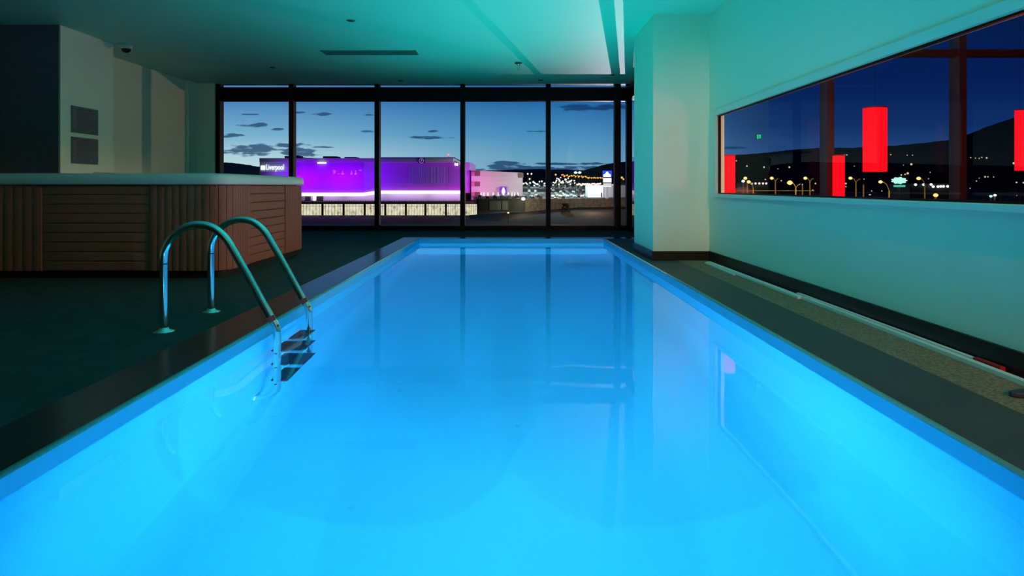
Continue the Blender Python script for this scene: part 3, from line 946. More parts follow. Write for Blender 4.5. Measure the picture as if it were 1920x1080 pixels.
# light strip under the facade
for (a, b, ya, yb, dd) in ((565, 682, 364.5, 364.5, 0), (682, 706, 364.5, 360.5, 0), (706, 866, 360.5, 360.5, 6)):
    bm = B()
    y0 = YS-1.5 if dd == 0 else YS+3.5
    y1 = y0 if dd or a != 682 else YS+3.5
    v = []
    for (px, py, yy) in ((a, ya, y0), (b, yb, y1)):
        for (dz, dyy) in ((-1.0, 0), (1.0, 0), (1.0, 1.0), (-1.0, 1.0)):
            v.append(bm.verts.new((PX(px, YS), yy+dyy, Z_(py)+dz)))
    for f in ((0, 1, 5, 4), (1, 2, 6, 5), (2, 3, 7, 6), (3, 0, 4, 7), (3, 2, 1, 0), (4, 5, 6, 7)):
        bm.faces.new([v[i] for i in f])
    obj('light_strip', bm, M['led_white'], store)
obj('lower_wall', box(B(), X_(545), X_(870), YS+7, YS+DEP, Z_(377), Z_(362)), mat('pale_lower_wall', (0.8, 0.72, 0.85), 0.6), store)
for a, b, c_ in ((566, 576, 'dark'), (588, 600, 'dark')):
    obj('doorway', box(B(), X_(a), X_(b), YS+6.2, YS+6.9, Z_(377), Z_(367)), M['dark'], store)
obj('doorway', box(B(), X_(581), X_(586), YS+6.2, YS+6.9, Z_(377), Z_(367)), M['led_white'], store)['label'] = 'bright doorway'
# terrace slab and railing above the shopfront
obj('terrace', box(B(), X_(520), X_(897), YS-8, YS+7, Z_(382), Z_(378)), mat('terrace_concrete', (0.16, 0.15, 0.13), 0.8), store)
bm = B()
for q in range(90):
    xx = X_(525) + q*(X_(896)-X_(525))/90
    box(bm, xx, xx+0.25, YS-7.8, YS-7.6, Z_(378), Z_(374.5 + (q*7 % 5)*0.25))
box(bm, X_(525), X_(896), YS-7.8, YS-7.65, Z_(376.4), Z_(376))
obj('railing', bm, M['dark'], store)
bays = [525, 568, 610, 649, 688, 726, 764, 800, 838, 868, 897]
for a, b in zip(bays, bays[1:]):
    bay = obj('shopfront_bay', box(B(), X_(a)+0.5, X_(b)-0.5, YS-5.5, YS-5, GZ, Z_(382)), M['shopfront'], store)
    bm = B()
    for q in range(1, 7):
        xx = X_(a) + (X_(b)-X_(a))*q/7
        box(bm, xx-0.07, xx+0.07, YS-5.7, YS-5.51, GZ, Z_(382))
    box(bm, X_(a), X_(b), YS-5.72, YS-5.52, Z_(386.3), Z_(385.7))
    obj('glazing_bars', bm, M['dark'], bay)
for a in bays:
    obj('pier', box(B(), X_(a)-0.55, X_(a)+0.55, YS-6.5, YS-4.5, GZ, Z_(382)), mat('pier_paint', (0.12, 0.11, 0.09), 0.7), store)
# roof plant
for a, b, top in ((527, 545, 291.5), (548, 553, 290.5), (556, 563, 294), (571, 580, 295), (600, 626, 292), (641, 663, 293.5)):
    obj('roof_unit', box(B(), X_(a), X_(b), YS+6, YS+16, Z_(296.5), Z_(top)), M['roofunit'], store, bevel=0.2)
# signs
def text(name, body, size, x, y, z, m, par, ext=0.15):
    cu = bpy.data.curves.new(name, 'FONT'); cu.body = body; cu.size = size; cu.extrude = ext
    cu.offset = 0.06*size*0.3
    cu.materials.append(m)
    o = bpy.data.objects.new(name, cu); COL.objects.link(o)
    w_ = Vector((x, y, z)); o.parent = par; o.location = w_ - Vector(par['_w']); o['_w'] = tuple(w_)
    o.rotation_euler = (PI/2, 0, 0)
    return o


tx = text('name_sign', 'Liverpool', 4.6, X_(499), YS-0.5, Z_(318.2), M['sign_white'], store)
tx.scale = (0.60, 1, 1); tx.data.offset = 0.0
bpy.context.view_layer.update()
me = bpy.data.meshes.new_from_object(tx.evaluated_get(bpy.context.evaluated_depsgraph_get()))
t2 = bpy.data.objects.new('name_sign', me); COL.objects.link(t2); t2.parent = store
t2.location = tx.location; t2.rotation_euler = tx.rotation_euler; t2.scale = tx.scale
bpy.data.objects.remove(tx); t2.name = 'name_sign'; t2['label'] = 'white lit name sign'
bm = B()
cx0, cx1, cz0, cz1 = X_(489.5), X_(497.5), Z_(318.5), Z_(310.5)
for i in range(3):
    xx0 = cx0 + i*(cx1-cx0)/3
    box(bm, xx0+0.05, xx0+(cx1-cx0)/3-0.05, YS-0.6, YS-0.2, cz0, cz1)
obj('square_logo', bm, M['sign_white'], store)
# faint unlit-looking letters on the facade
for (a, b, y0, y1) in ((625, 626.2, 319, 326), (627.5, 629, 319, 325), (634.5, 636, 325, 327), (640, 645, 325.5, 327), (641.8, 643, 321, 326), (657.5, 661, 324.5, 327), (658.6, 660, 320.5, 325), (665, 669, 324.8, 327.5), (666.6, 667.8, 319, 325), (673, 678, 318.5, 320)):
    obj('faint_letter', box(B(), X_(a), X_(b), YS-0.3, YS-0.05, Z_(y1), Z_(y0)), M['sign_pink'], store)
# round mark on the fascia
obj('emblem_panel', box(B(), X_(784), X_(797), YS-0.9, YS-0.62, Z_(306), Z_(296.8)), mat('emblem_violet', (0.16, 0.04, 0.42), 0.6), store)
bm = B()
ring = [(X_(790.5)+1.35*math.cos(2*PI*k_/24), YS-1.0, Z_(301.4)+1.35*math.sin(2*PI*k_/24)) for k_ in range(25)]
tube(bm, ring, 0.16, 6, cap=False)
box(bm, X_(789.6), X_(790.4), YS-1.1, YS-0.92, Z_(303.8), Z_(299)); box(bm, X_(790.4), X_(792), YS-1.1, YS-0.92, Z_(301.5), Z_(299))
obj('round_emblem', bm, mat('emblem_line', (0.3, 0.1, 0.6), 0.5, emit=(0.45, 0.25, 0.75), estr=0.6), store)
bm = B()
for (a, b, y0, y1) in ((851, 853.2, 304.5, 310), (853.8, 855.5, 306, 310), (856, 857.6, 305.2, 310.3)):
    box(bm, X_(a), X_(b), YS+4.6, YS+5, Z_(y1), Z_(y0))
obj('small_sign', bm, M['sign_white'], store)['label'] = 'small white lit sign at the right end'
obj('small_sign', box(B(), X_(859.5), X_(863.5), YS+4.6, YS+5, Z_(308), Z_(304.5)), M['sign_yellow'], store)['label'] = 'small yellow sign at the right end'
# flat floodlight at the top of the facade
bm = B(); prism(bm, [(X_(596), YS-1.2), (X_(604.5), YS-2.2), (X_(613), YS-1.2), (X_(604.5), YS-0.7)], Z_(307), Z_(304.3)); obj('floodlight', bm, M['sign_white'], store)
bm = B(); tube(bm, [(X_(839.5), YS+5, Z_(295)), (X_(839.5), YS+5, Z_(291.5))], 0.12, 6); ms = obj('mast', bm, M['dark'], store)
bm = B(); lathe(bm, [(0.1, 0), (0.65, 0.4), (0.65, 0.9), (0.1, 1.3)], (X_(839.5), YS+5, Z_(291.5)), 10); obj('beacon', bm, M['beacon'], ms)

PUR = (0.20, 0.0, 1.0)
for (px, e, c_) in ((520, 300, (0.55, 0.45, 1.0)), (570, 2700, (0.34, 0.0, 1.0)), (640, 2700, (0.34, 0.0, 1.0)), (700, 1500, (0.30, 0.0, 1.0)), (765, 450, (0.26, 0.0, 1.0)), (835, 220, (0.3, 0.04, 0.8)), (878, 420, (0.34, 0.0, 1.0))):
    w_ = 18 if px not in (878, 520) else 4
    area('facade_floodlight', (X_(px), YS-9, Z_(336)), (X_(px), YS, Z_(336)), (w_, 10), e, c_, math.radians(150))
for px in (600, 680, 760, 840):
    area('lower_wall_light', (X_(px), YS+4.5, Z_(363.5)), (X_(px), YS+7, Z_(372)), (22, 0.6), 420, (0.75, 0.45, 0.95))

# ---------------- pink annexe
YA = 402.0
XA = lambda px: PX(px, YA)
ZA = lambda py: PZ(py, YA)
ann = thing('shopping_centre', 'pink lit shopping centre block with a row of upright lights, right of the purple store', 'building', (XA(935), YA, -8))
bm = B()
v0 = [(XA(883.6), ZA(318.5)), (XA(985), ZA(323.5))]
vv = [bm.verts.new(p) for p in ((XA(883.6), YA, ZA(375)), (XA(980), YA, ZA(375)), (XA(980), YA, ZA(324)), (XA(883.6), YA, ZA(319)), (XA(883.6), YA+80, ZA(375)), (XA(980), YA+80, ZA(375)), (XA(980), YA+80, ZA(324)), (XA(883.6), YA+80, ZA(319)))]
for f in ((0, 1, 2, 3), (7, 6, 5, 4), (0, 4, 5, 1), (3, 2, 6, 7), (0, 3, 7, 4), (1, 5, 6, 2)): bm.faces.new([vv[i] for i in f])
obj('front_wall', bm, mat('pinkish_panels', (0.75, 0.62, 0.66), 0.6), ann)
obj('end_wall', box(B(), XA(973), XA(981.5), YA-0.8, YA-0.1, ZA(333), ZA(324.5)), mat('brown_panel', (0.22, 0.12, 0.09), 0.6), ann)
M['pinkp'] = mat('magenta_panel', (0.70, 0.16, 0.36), 0.6)
for (a, b, y0, y1, mm) in ((884, 890, 322, 330, 'pinkp'), (890, 900, 321, 330, None), (884, 890, 341, 349, 'pinkp'), (890, 900, 341, 349, None), (884, 890, 360, 368, 'pinkp'), (890, 900, 360, 368, None)):
    obj('coloured_panel', box(B(), XA(a), XA(b), YA-1.2, YA-0.1, ZA(y1), ZA(y0)), M[mm] if mm else mat('maroon_panel', (0.22, 0.08, 0.10), 0.6), ann)
bm = B()
for y in (331, 341, 350): box(bm, XA(900), XA(980), YA-0.3, YA-0.02, ZA(y+0.3), ZA(y))
obj('panel_joints', bm, M['fascia'], ann)
for px in (902, 907.5, 915, 925, 934, 953, 960, 965, 971):
    obj('upright_light', box(B(), XA(px)-0.25, XA(px)+0.25, YA-1.0, YA-0.5, ZA(368), ZA(361)), M['sign_white'], ann)
bm = B(); box(bm, XA(937), XA(950), YA-1.5, YA-0.8, ZA(364), ZA(350)); obj('violet_panel', bm, mat('violet_panel', (0.2, 0.02, 0.5), 0.6, emit=(0.28, 0.06, 0.8), estr=0.35), ann)
bm = B(); lathe(bm, [(0.35, 0), (1.0, 1.4), (1.1, 2.5), (0.6, 3.8), (0.2, 4.6)], (XA(944), YA-2.5, ZA(366)), 12); obj('lit_figure', bm, M['sign_white'], ann)
area('annexe_light', (XA(894), YA-16, ZA(345)), (XA(894), YA, ZA(345)), (10, 12), 1500, (1.0, 0.15, 0.55), math.radians(160))
area('annexe_light', (XA(930), YA-18, ZA(362)), (XA(935), YA, ZA(340)), (28, 6), 1600, (1.0, 0.62, 0.80), math.radians(160))

# ---------------- car park
def lot_z(Y): return -5.7 + (Y-352.0)*11.4/548.0


bm = B()
vv = [bm.verts.new(p) for p in ((PX(893, 352), 352, lot_z(352)), (PX(1400, 352), 352, lot_z(352)), (PX(1200, 950), 950, lot_z(950)), (PX(870, 950), 950, lot_z(950)))]
va = [bm.verts.new((v.co.x, v.co.y, v.co.z-2)) for v in vv]
bm.faces.new(vv); bm.faces.new(va[::-1])
for q in range(4): bm.faces.new((vv[q], va[q], va[(q+1) % 4], vv[(q+1) % 4]))
tag(obj('car_park', bm, M['lot']), 'sloping asphalt car park of the shopping centre', 'car park', kind='structure')
# retaining wall in front of it
rw = thing('retaining_wall', 'stained beige retaining wall between the dark ground and the car park', 'wall', (PX(1030, 350), 350, GZ))
YR = 350
XR_ = lambda px: PX(px, YR)
obj('wall_face', box(B(), XR_(985), XR_(1240), YR, YR+1.5, GZ, PZ(372.6, YR)), M['concrete'], rw)
obj('dark_wall_section', box(B(), XR_(897), XR_(985), YR+0.2, YR+1.5, GZ, PZ(374, YR)), mat('grey_wall', (0.16, 0.17, 0.17), 0.7), rw)
for a, b in ((917, 928), (929, 939), (941, 953)):
    obj('pale_panel', box(B(), XR_(a), XR_(b), YR-0.2, YR+0.19, PZ(394, YR), PZ(377, YR)), mat('greenish_panel', (0.40, 0.50, 0.42), 0.5), rw)
bm = B()
for q in range(40):
    xx = XR_(898)+q*(XR_(985)-XR_(898))/40
    box(bm, xx, xx+0.12, YR-0.3, YR-0.2, PZ(396, YR), PZ(373, YR))
obj('fence_bars', bm, M['dark'], rw)
# bank in front of the wall
bm = B()
fr_ = [bm.verts.new((PX(px, 350)*Yf/350, Yf, GZ-0.05)) for px, Yf in ((880, 345), (985, 300), (1080, 270), (1300, 240))]
tp_ = [bm.verts.new((PX(px, 350), 349.9, PZ(py, 350))) for px, py in ((880, 403), (985, 397), (1080, 389), (1300, 386))]
for q in range(3): bm.faces.new((fr_[q], fr_[q+1], tp_[q+1], tp_[q]))
tag(obj('earth_bank', bm, M['ground']), 'dark brown earth bank below the retaining wall', 'ground', kind='structure')
# shrub in front of the wall
bm = B(); rnd = random.Random(4)
for q in range(260):
    a = rnd.uniform(0, 2*PI); h = rnd.uniform(0, 1); rr3 = 2.6*math.sqrt(rnd.random())*(1-0.5*h)
    c_ = Vector((PX(1060, 330)+rr3*math.cos(a)*1.1, 330+rr3*math.sin(a), PZ(401, 330)+h*5.0))
    d1 = Vector((rnd.uniform(-1, 1), rnd.uniform(-1, 1), rnd.uniform(-1, 1))).normalized()*0.5; d2 = d1.orthogonal().normalized()*0.35
    bm.faces.new([bm.verts.new(p) for p in (c_-d1, c_+d2, c_+d1, c_-d2)])
sh = thing('shrub', 'dark shrub standing alone in front of the beige retaining wall', 'shrub', (PX(1060, 330), 330, PZ(402, 330)))
obj('foliage', bm, mat('dark_leaves', (0.015, 0.03, 0.015), 0.8), sh)
obj('stem', tube(B(), [(PX(1060, 330), 330, PZ(406, 330)), (PX(1060, 330), 330, PZ(395, 330))], 0.15, 8), M['dark'], sh)

# cars
def car_mesh(m, mg):
    bm = B()
    prof = [(-2.2, 0.25), (-2.2, 0.75), (-1.9, 0.9), (-1.1, 0.98), (-0.5, 1.42), (0.9, 1.45), (1.6, 1.0), (2.2, 0.92), (2.25, 0.3)]
    a = [bm.verts.new((-0.88 if z < 1.1 else -0.68, y, z)) for y, z in prof]; b = [bm.verts.new((0.88 if z < 1.1 else 0.68, y, z)) for y, z in prof]
    n = len(prof)
    for q in range(n): bm.faces.new((a[q], a[(q+1) % n], b[(q+1) % n], b[q]))
    bm.faces.new(a[::-1]); bm.faces.new(b)
    for sx in (-0.8, 0.8):
        for yy in (-1.4, 1.4):
            tube(bm, [(sx-0.1, yy, 0.32), (sx+0.1, yy, 0.32)], 0.32, 10)
    return obj('parked_car', bm, m, org=(0, 0, 0))


cl = [((0.75, 0.78, 0.76), 'white'), ((0.30, 0.34, 0.35), 'grey'), ((0.05, 0.07, 0.08), 'black'), ((0.35, 0.03, 0.03), 'red'), ((0.10, 0.22, 0.26), 'teal')]
protos = []; CARS = []
MASTX = PX(1083, 800)
for c_, nm in cl:
    pr_ = car_mesh(mat(nm+'_car_paint', c_, 0.25, spec=0.6), None)
    tag(pr_, 'tiny %s parked car in the front rows by the retaining wall' % nm, 'car', 'cars parked in the shopping centre car park')
    protos.append([pr_, 0])
rnd = random.Random(11)
count = 0
Y = 356.0; row = 0
while Y < 880 and count < 285:
    x0 = PX(900 if row > 0 else 900, Y); x1 = PX(1098, Y)
    if Y > 380: x0 = PX(992, Y)
    if Y > 370: x1 = PX(1097, Y)
    x = x0
    while x < x1 and count < 285:
        if rnd.random() < 0.80 and not (abs(x-MASTX) < 4 and abs(Y-800) < 12):
            i = rnd.choices(range(5), (42, 26, 14, 6, 12))[0]
            o_, used = protos[i]
            c = o_ if not used else o_.copy()
            if used: COL.objects.link(c)
            protos[i][1] = 1; CARS.append((x, Y))
            if row > 2: c['label'] = 'tiny %s parked car further up the slope of the crowded car park' % cl[i][1]
            c.location = (x, Y+rnd.uniform(-0.5, 0.5), lot_z(Y)+0.01); c.rotation_euler = (0, 0, rnd.choice((0, PI)))
            count += 1
        x += 2.7 + Y*0.0035
    row += 1
    Y += 14 + row*5.5

# lamp posts
def lamp_proto(name, label, group, m, r, h, cat='street lamp'):
    th = thing(name, label, cat, (0, 0, 0), group)
    obj('pole', tube(B(), [(0, 0, 0), (0, 0, h-r)], [0.16, 0.10], 6), M['pole'], th)
    bm = B(); lathe(bm, [(r*0.2, -r), (r*0.8, -r*0.65), (r, 0), (r*0.8, r*0.65), (r*0.2, r)], (0, 0, h), 10)
    obj('lamp_head', bm, m, th)
    reg(th)
    return th


LP = [lamp_proto('car_park_lamp', 'small white lamp post in the crowd of lights over the car park', 'white lamp posts over the car park', M['head_white'], 0.75, 11),
      lamp_proto('road_lamp', 'small orange lamp post on the road behind the car park', 'orange lamp posts behind the car park', M['head_orange'], 0.85, 11),
      lamp_proto('road_lamp', 'small pinkish lamp post low beside the tall hotel sign', 'pinkish lamps along the road by the hotel sign', M['head_pink'], 0.85, 11)]
first = [True]*3
LAMPS = []


def put_lamp(i, px, py, Y, s=1.0):
    for _ in range(60):
        x = PX(px, Y)
        if all(abs(x-a) > 2.6 or abs(Y-b) > 5 for a, b in CARS+LAMPS): break
        Y += 2.5
    LAMPS.append((PX(px, Y), Y))
    z = PZ(py, Y) - 11*s
    far = 'left of the dark mullion' if px < 1028 else 'right of the dark mullion'
    lab = None
    if i == 0: lab = 'small white lamp post in front of the pink centre' if px < 975 else 'small white car park lamp post among many, '+far
    if i == 1: lab = 'small orange lamp post in the row above the white lights' if px < 1150 else 'small orange lamp post seen beside the corner post'
    if i == 2 and px > 1147: lab = 'pinkish lamp post just right of the tall hotel sign'
    if first[i]:
        o_ = LP[i]; o_.location = (PX(px, Y), Y, z); o_.scale = (s, s, s); first[i] = False
    else:
        o_ = copy_thing(LP[i], (PX(px, Y), Y, z), scale=(s, s, s))
    if lab: o_['label'] = lab
    return o_


rnd = random.Random(21)
for px, py in ((912, 342.5), (941, 343.5), (944.5, 344), (951, 344), (971, 343), (979.5, 345), (982, 344), (986, 343), (988.5, 345), (994, 343), (1000, 341), (1002.5, 343), (1005, 345), (1008, 345.5), (1011.5, 340.5), (1016, 340), (1021, 344), (1033, 355), (1037, 347), (1040, 343), (1042.5, 341), (1048, 345.5), (1052, 342), (989.5, 326), (993, 335.5), (996.5, 326), (1014.5, 363), (1005, 363.5)):
    put_lamp(0, px, py, rnd.uniform(560, 700))
for q in range(34):
    px = rnd.gauss(1060, 9); py = 339 + (px-1055)*0.12 + rnd.gauss(0, 3)
    put_lamp(0, px, min(350, max(332, py)), rnd.uniform(600, 900))
for q in range(34):
    px = 1053 + q*2.3 + rnd.uniform(-1, 1)
    py = 329 + (q*0.10) + rnd.uniform(-1.2, 2.2) if q < 22 else 333.5 + rnd.uniform(-0.5, 0.6)
    put_lamp(1, px, py, rnd.uniform(850, 950))
put_lamp(1, 1042, 327.5, 880, 1.4)
for q in range(26):
    px = 1082 + q*1.75; put_lamp(2, px, 345.5 + rnd.uniform(-1.5, 1.5), rnd.uniform(560, 700))
for q in range(5): put_lamp(2, 1148 + q*1.6, 347 + rnd.uniform(-0.6, 0.6), 600)
put_lamp(1, 1166, 333, 700, 1.3); put_lamp(1, 1169, 336, 700); put_lamp(0, 1173, 360, 420, 0.9)
# twin floodlights high on a mast
fm = thing('floodlight_mast', 'tall mast with a bright pair of white floodlights above the orange lights', 'floodlight', (PX(1083, 800), 800, lot_z(800)))
obj('pole', tube(B(), [(PX(1083, 800), 800, lot_z(800)), (PX(1083, 800), 800, PZ(324, 800))], 0.3, 8), M['dark'], fm)
for dx in (-2.4, 2.4):
    bm = B(); lathe(bm, [(0.4, -1.4), (1.9, -0.8), (2.0, 0.5), (0.4, 1.4)], (PX(1083, 800)+dx, 799, PZ(323.5, 800)), 12); obj('lamp_head', bm, M['sign_white'], fm)
for (px, Y) in ((1000, 470), (1060, 440), (1000, 650), (1060, 640), (1040, 380)):
    point('car_park_light', (PX(px, Y), Y, lot_z(Y)+13), 26000, (0.85, 1.0, 0.92), 0.6)
point('wall_light', (PX(975, 340), 338, PZ(378, 340)), 2500, (1.0, 0.8, 0.5), 0.5)
point('wall_light', (PX(1110, 325), 325, PZ(372, 325)), 5000, (1.0, 0.75, 0.5), 0.5)
bl = thing('wall_lamp', 'bright warm lamp at the left end of the beige retaining wall', 'lamp', (PX(981, 349), 348.5, PZ(376, 349)))
bm = B(); lathe(bm, [(0.2, 0), (1.0, 0.4), (1.0, 1.3), (0.2, 1.7)], (PX(981, 349), 348.5, PZ(376, 349)), 12); obj('lamp_head', bm, M['head_white'], bl)
bm = B(); box(bm, PX(981, 349)-0.2, PX(981, 349)+0.2, 348.5, 350, PZ(376, 349)+0.6, PZ(376, 349)+0.9); obj('bracket', bm, M['dark'], bl)
bl = thing('bollard_lamp', 'small white lamp low on the dark ground in front of the wall', 'lamp', (PX(953, 300), 300, GZ))
obj('post', tube(B(), [(PX(953, 300), 300, GZ), (PX(953, 300), 300, PZ(399.5, 300))], 0.12, 8), M['dark'], bl)
bm = B(); lathe(bm, [(0.1, -0.3), (0.55, 0), (0.1, 0.35)], (PX(953, 300), 300, PZ(399, 300)), 10); obj('lamp_head', bm, M['head_white'], bl)

# white low building and hotel sign
YW = 380.0
wb = thing('white_building', 'small plain white building with a dark door beside the tall sign', 'building', (PX(1128, YW), YW, lot_z(YW)))
obj('walls', box(B(), PX(1102.5, YW), PX(1131, YW), YW, YW+14, lot_z(YW), PZ(347.5, YW)), mat('white_render', (0.75, 0.74, 0.78), 0.6, emit=None), wb)
obj('side_wing', box(B(), PX(1131, YW), PX(1185, YW), YW+2, YW+16, lot_z(YW), PZ(347, YW)), mat('grey_render', (0.42, 0.38, 0.40), 0.6), wb)
obj('door', box(B(), PX(1126.5, YW), PX(1129.2, YW), YW-0.3, YW-0.02, lot_z(YW), PZ(361, YW)), M['dark'], wb)
area('forecourt_light', (PX(1118, YW), YW-9, PZ(352, YW)), (PX(1118, YW), YW, PZ(362, YW)), (9, 2), 2600, (1.0, 0.97, 1.0))
YH = 365.0
hs = thing('pylon_sign', 'tall pole sign with a blue top panel and white panels below, beside the white building', 'sign', (PX(1138, YH), YH, lot_z(YH)))
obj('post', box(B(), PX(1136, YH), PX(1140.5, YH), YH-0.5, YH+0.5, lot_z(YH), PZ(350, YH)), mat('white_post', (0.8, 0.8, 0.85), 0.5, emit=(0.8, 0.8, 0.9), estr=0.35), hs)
bp_ = obj('top_panel', box(B(), PX(1130, YH), PX(1147, YH), YH-0.5, YH+0.5, PZ(332, YH), PZ(320, YH)), M['sign_blue'], hs)
bm = B()
ox = PX(1138, YH); oz = PZ(331.8, YH); u = YH/F
cr_ = [(-7, 0), (7, 0), (7, 4.2), (4.6, 5.6), (2.8, 6.6), (2.0, 9.0), (0, 10.2), (-2.0, 9.0), (-2.8, 6.6), (-4.6, 5.6), (-7, 4.2)]
a = [bm.verts.new((ox+x*u, YH-0.9, oz+z*u)) for x, z in cr_]; b = [bm.verts.new((ox+x*u, YH-0.55, oz+z*u)) for x, z in cr_]
bm.faces.new(a); bm.faces.new(b[::-1])
for q in range(len(a)): bm.faces.new((a[q], a[(q+1) % len(a)], b[(q+1) % len(a)], b[q]))
obj('crown_emblem', bm, M['sign_white'], bp_)['label'] = 'white crown-like emblem'
for y0, y1, a, b in ((333.8, 342, 1131, 1146.3), (344, 346.2, 1131.2, 1146.2), (347.6, 350, 1131, 1146)):
    obj('sign_panel', box(B(), PX(a, YH), PX(b, YH), YH-0.4, YH+0.4, PZ(y1, YH), PZ(y0, YH)), M['sign_white'], hs)

# ---------------- lights seen through the side window
def arm_lamp(px, py, polepx, polepy, Y, label, double=False, m='head_amber', r=0.27, name='street_lamp'):
    xh, zh = PX(px, Y), PZ(py, Y); xp, zp = PX(polepx, Y), PZ(polepy, Y)
    th = thing(name, label, 'street lamp', (xp, Y, -8))
    obj('pole', tube(B(), [(xp, Y, -8), (xp, Y, zp)], [0.14, 0.09], 8), M['pole'], th)
    arm = B(); tube(arm, smooth([(xp, Y, zp), (xp+(xh-xp)*0.35, Y, zp+(zh-zp)*0.75), (xh, Y, zh+0.1)], 4), 0.055, 6)
    if double: tube(arm, smooth([(xp, Y, zp), (xp-(xh-xp)*0.35, Y, zp+0.35), (xp-(xh-xp)*0.8, Y, zp+0.5)], 4), 0.055, 6)
    obj('arm', arm, M['pole'], th)
    bm = B(); lathe(bm, [(r*0.3, -r*0.8), (r*0.9, -r*0.4), (r, 0.05), (r*0.6, r*0.6), (r*0.1, r*0.8)], (xh, Y, zh), 12); obj('lamp_head', bm, M[m], th)
    return th


YL = 100.0
arm_lamp(1397.5, 334, 1401, 341, YL, 'orange street lamp highest of the pair at the left end of the side window')
arm_lamp(1404, 341, 1412, 351, YL-6, 'orange street lamp just below and right of the highest leftmost lamp')
arm_lamp(1393.5, 339.5, 1393.5, 345, YL+8, 'white street lamp between the two orange ones at the left end of the side window', m='head_white')
arm_lamp(1447, 334, 1453.8, 341, YL, 'orange street lamp with double arm, second pole from the left in the side window', True)
arm_lamp(1481, 342.5, 1492, 352, YL-4, 'largest glowing amber street lamp, lower than its neighbours, with a forked pole', True, r=0.38)
arm_lamp(1510, 334, 1518.5, 341, YL, 'orange street lamp left of the first dark mullion, with forked pole', True)
arm_lamp(1594.5, 334, 1604.8, 342, YL, 'orange street lamp right of the slim red reflection', True)
arm_lamp(1651, 341, 1667, 357, YL-4, 'amber street lamp with long curved arm below the tall red reflection')
arm_lamp(1722.5, 334.5, 1734, 346, YL, 'orange street lamp right of the pale green sign, with curved pole', r=0.3)
arm_lamp(1754.5, 366, 1754.5, 368, 60, 'low amber lamp just above the window sill', r=0.2)
YG = 95.0
for px, py, lab in ((1858, 368, 'greenish-white of the low pair of lamps near the sill at right'), (1865.5, 366, 'white right-hand one of the low pair of lamps near the sill')):
    arm_lamp(px, py, px, py+2, YG-20, lab, m='sign_green' if px < 1860 else 'head_white', r=0.16)
for px, py, lab, hm in ((1504.5, 346, 'thin short lamp post with a tiny white head near the guard rail', 'head_white'), (1619, 346, 'thin short unlit-looking post right of the forked lamp', 'dark')):
    arm_lamp(px, py, px, py+1.5, YL, lab, m=hm, r=0.07, name='thin_post')
# green-white sign on two posts
gs = thing('roadside_sign', 'pale green glowing cloud-shaped sign above a green bar on two posts', 'sign', (PX(1685, 140), 140, -8))
bm = B(); cpt = []
rnd = random.Random(9)
for q in range(28):
    a = 2*PI*q/28; k_ = 1 + 0.14*math.cos(a*9)
    cpt.append((PX(1685.5, 140)+1.50*k_*math.cos(a), PZ(338.5, 140)+0.66*k_*math.sin(a)))
a = [bm.verts.new((x, 139.8, z)) for x, z in cpt]; b = [bm.verts.new((x, 140.1, z)) for x, z in cpt]
bm.faces.new(a); bm.faces.new(b[::-1])
for q in range(28): bm.faces.new((a[q], a[(q+1) % 28], b[(q+1) % 28], b[q]))
obj('cloud_panel', bm, M['sign_green'], gs)
obj('name_bar', box(B(), PX(1676, 140), PX(1696.5, 140), 139.8, 140.1, PZ(350.5, 140), PZ(347, 140)), mat('green_bar', (0.1, 0.5, 0.4), 0.5, emit=(0.12, 0.72, 0.52), estr=0.9), gs)
for px in (1683.5, 1687): obj('post', tube(B(), [(PX(px, 140), 140, -8), (PX(px, 140), 140, PZ(347, 140))], 0.06, 8), M['pole'], gs)
# low lit buildings
def low_building(px0, px1, pytop, Y, label, lights, m, r):
    th = thing('low_building', label, 'building', (PX((px0+px1)/2, Y), Y, -8))
    obj('walls', box(B(), PX(px0, Y), PX(px1, Y), Y, Y+12, -8, PZ(pytop, Y)), mat('shed_wall', (0.05, 0.045, 0.05), 0.8), th)
    for (px, py) in lights:
        bm = B(); lathe(bm, [(r*0.3, -r), (r, -r*0.3), (r, r*0.4), (r*0.3, r)], (PX(px, Y), Y-0.8, PZ(py, Y)), 10)
        obj('wall_light', bm, M[m], th)
    return th


low_building(1706, 1792, 344.5, 220, 'long low building with a row of white lights right of the cloud-shaped sign', [(1714, 346.3), (1729, 346.3), (1743, 346), (1747, 350), (1756, 350), (1761, 349.5), (1766, 349.5), (1774, 349.5), (1785, 349)], 'head_white', 0.42)
low_building(1404, 1445, 342.5, 220, 'low building with a row of warm pinkish lights behind the leftmost street lamps', [(1408, 344.5), (1415, 344), (1422, 344), (1429, 344), (1435, 344)], 'head_pink', 0.34)
low_building(1330, 1375, 352, 200, 'low building hidden behind the left red reflection', [(1354, 355), (1360, 355)], 'head_pink', 0.2)
# guard rail
gr = thing('guard_rail', 'long pale guard rail running level under the street lamps at left', 'railing', (PX(1450, 98), 98, -8))
bm = B(); box(bm, PX(1372, 98), PX(1527, 98), 98, 98.1, PZ(358, 98), PZ(357.2, 98)); obj('rail', bm, mat('rail_metal', (0.6, 0.5, 0.35), 0.5, emit=None), gr)
for px in (1380, 1420, 1460, 1500, 1525):
    obj('post', tube(B(), [(PX(px, 98), 98.05, -8), (PX(px, 98), 98.05, PZ(358, 98))], 0.04, 6), M['dark'], gr)
point('street_light', (PX(1450, 96), 92, 3.0), 900, (1.0, 0.6, 0.2), 0.3)
point('street_light', (PX(1500, 96), 92, 3.0), 900, (1.0, 0.6, 0.2), 0.3)
point('street_light', (PX(1620, 96), 92, 3.0), 900, (1.0, 0.6, 0.2), 0.3)
point('street_light', (PX(1720, 96), 92, 3.0), 900, (1.0, 0.6, 0.2), 0.3)

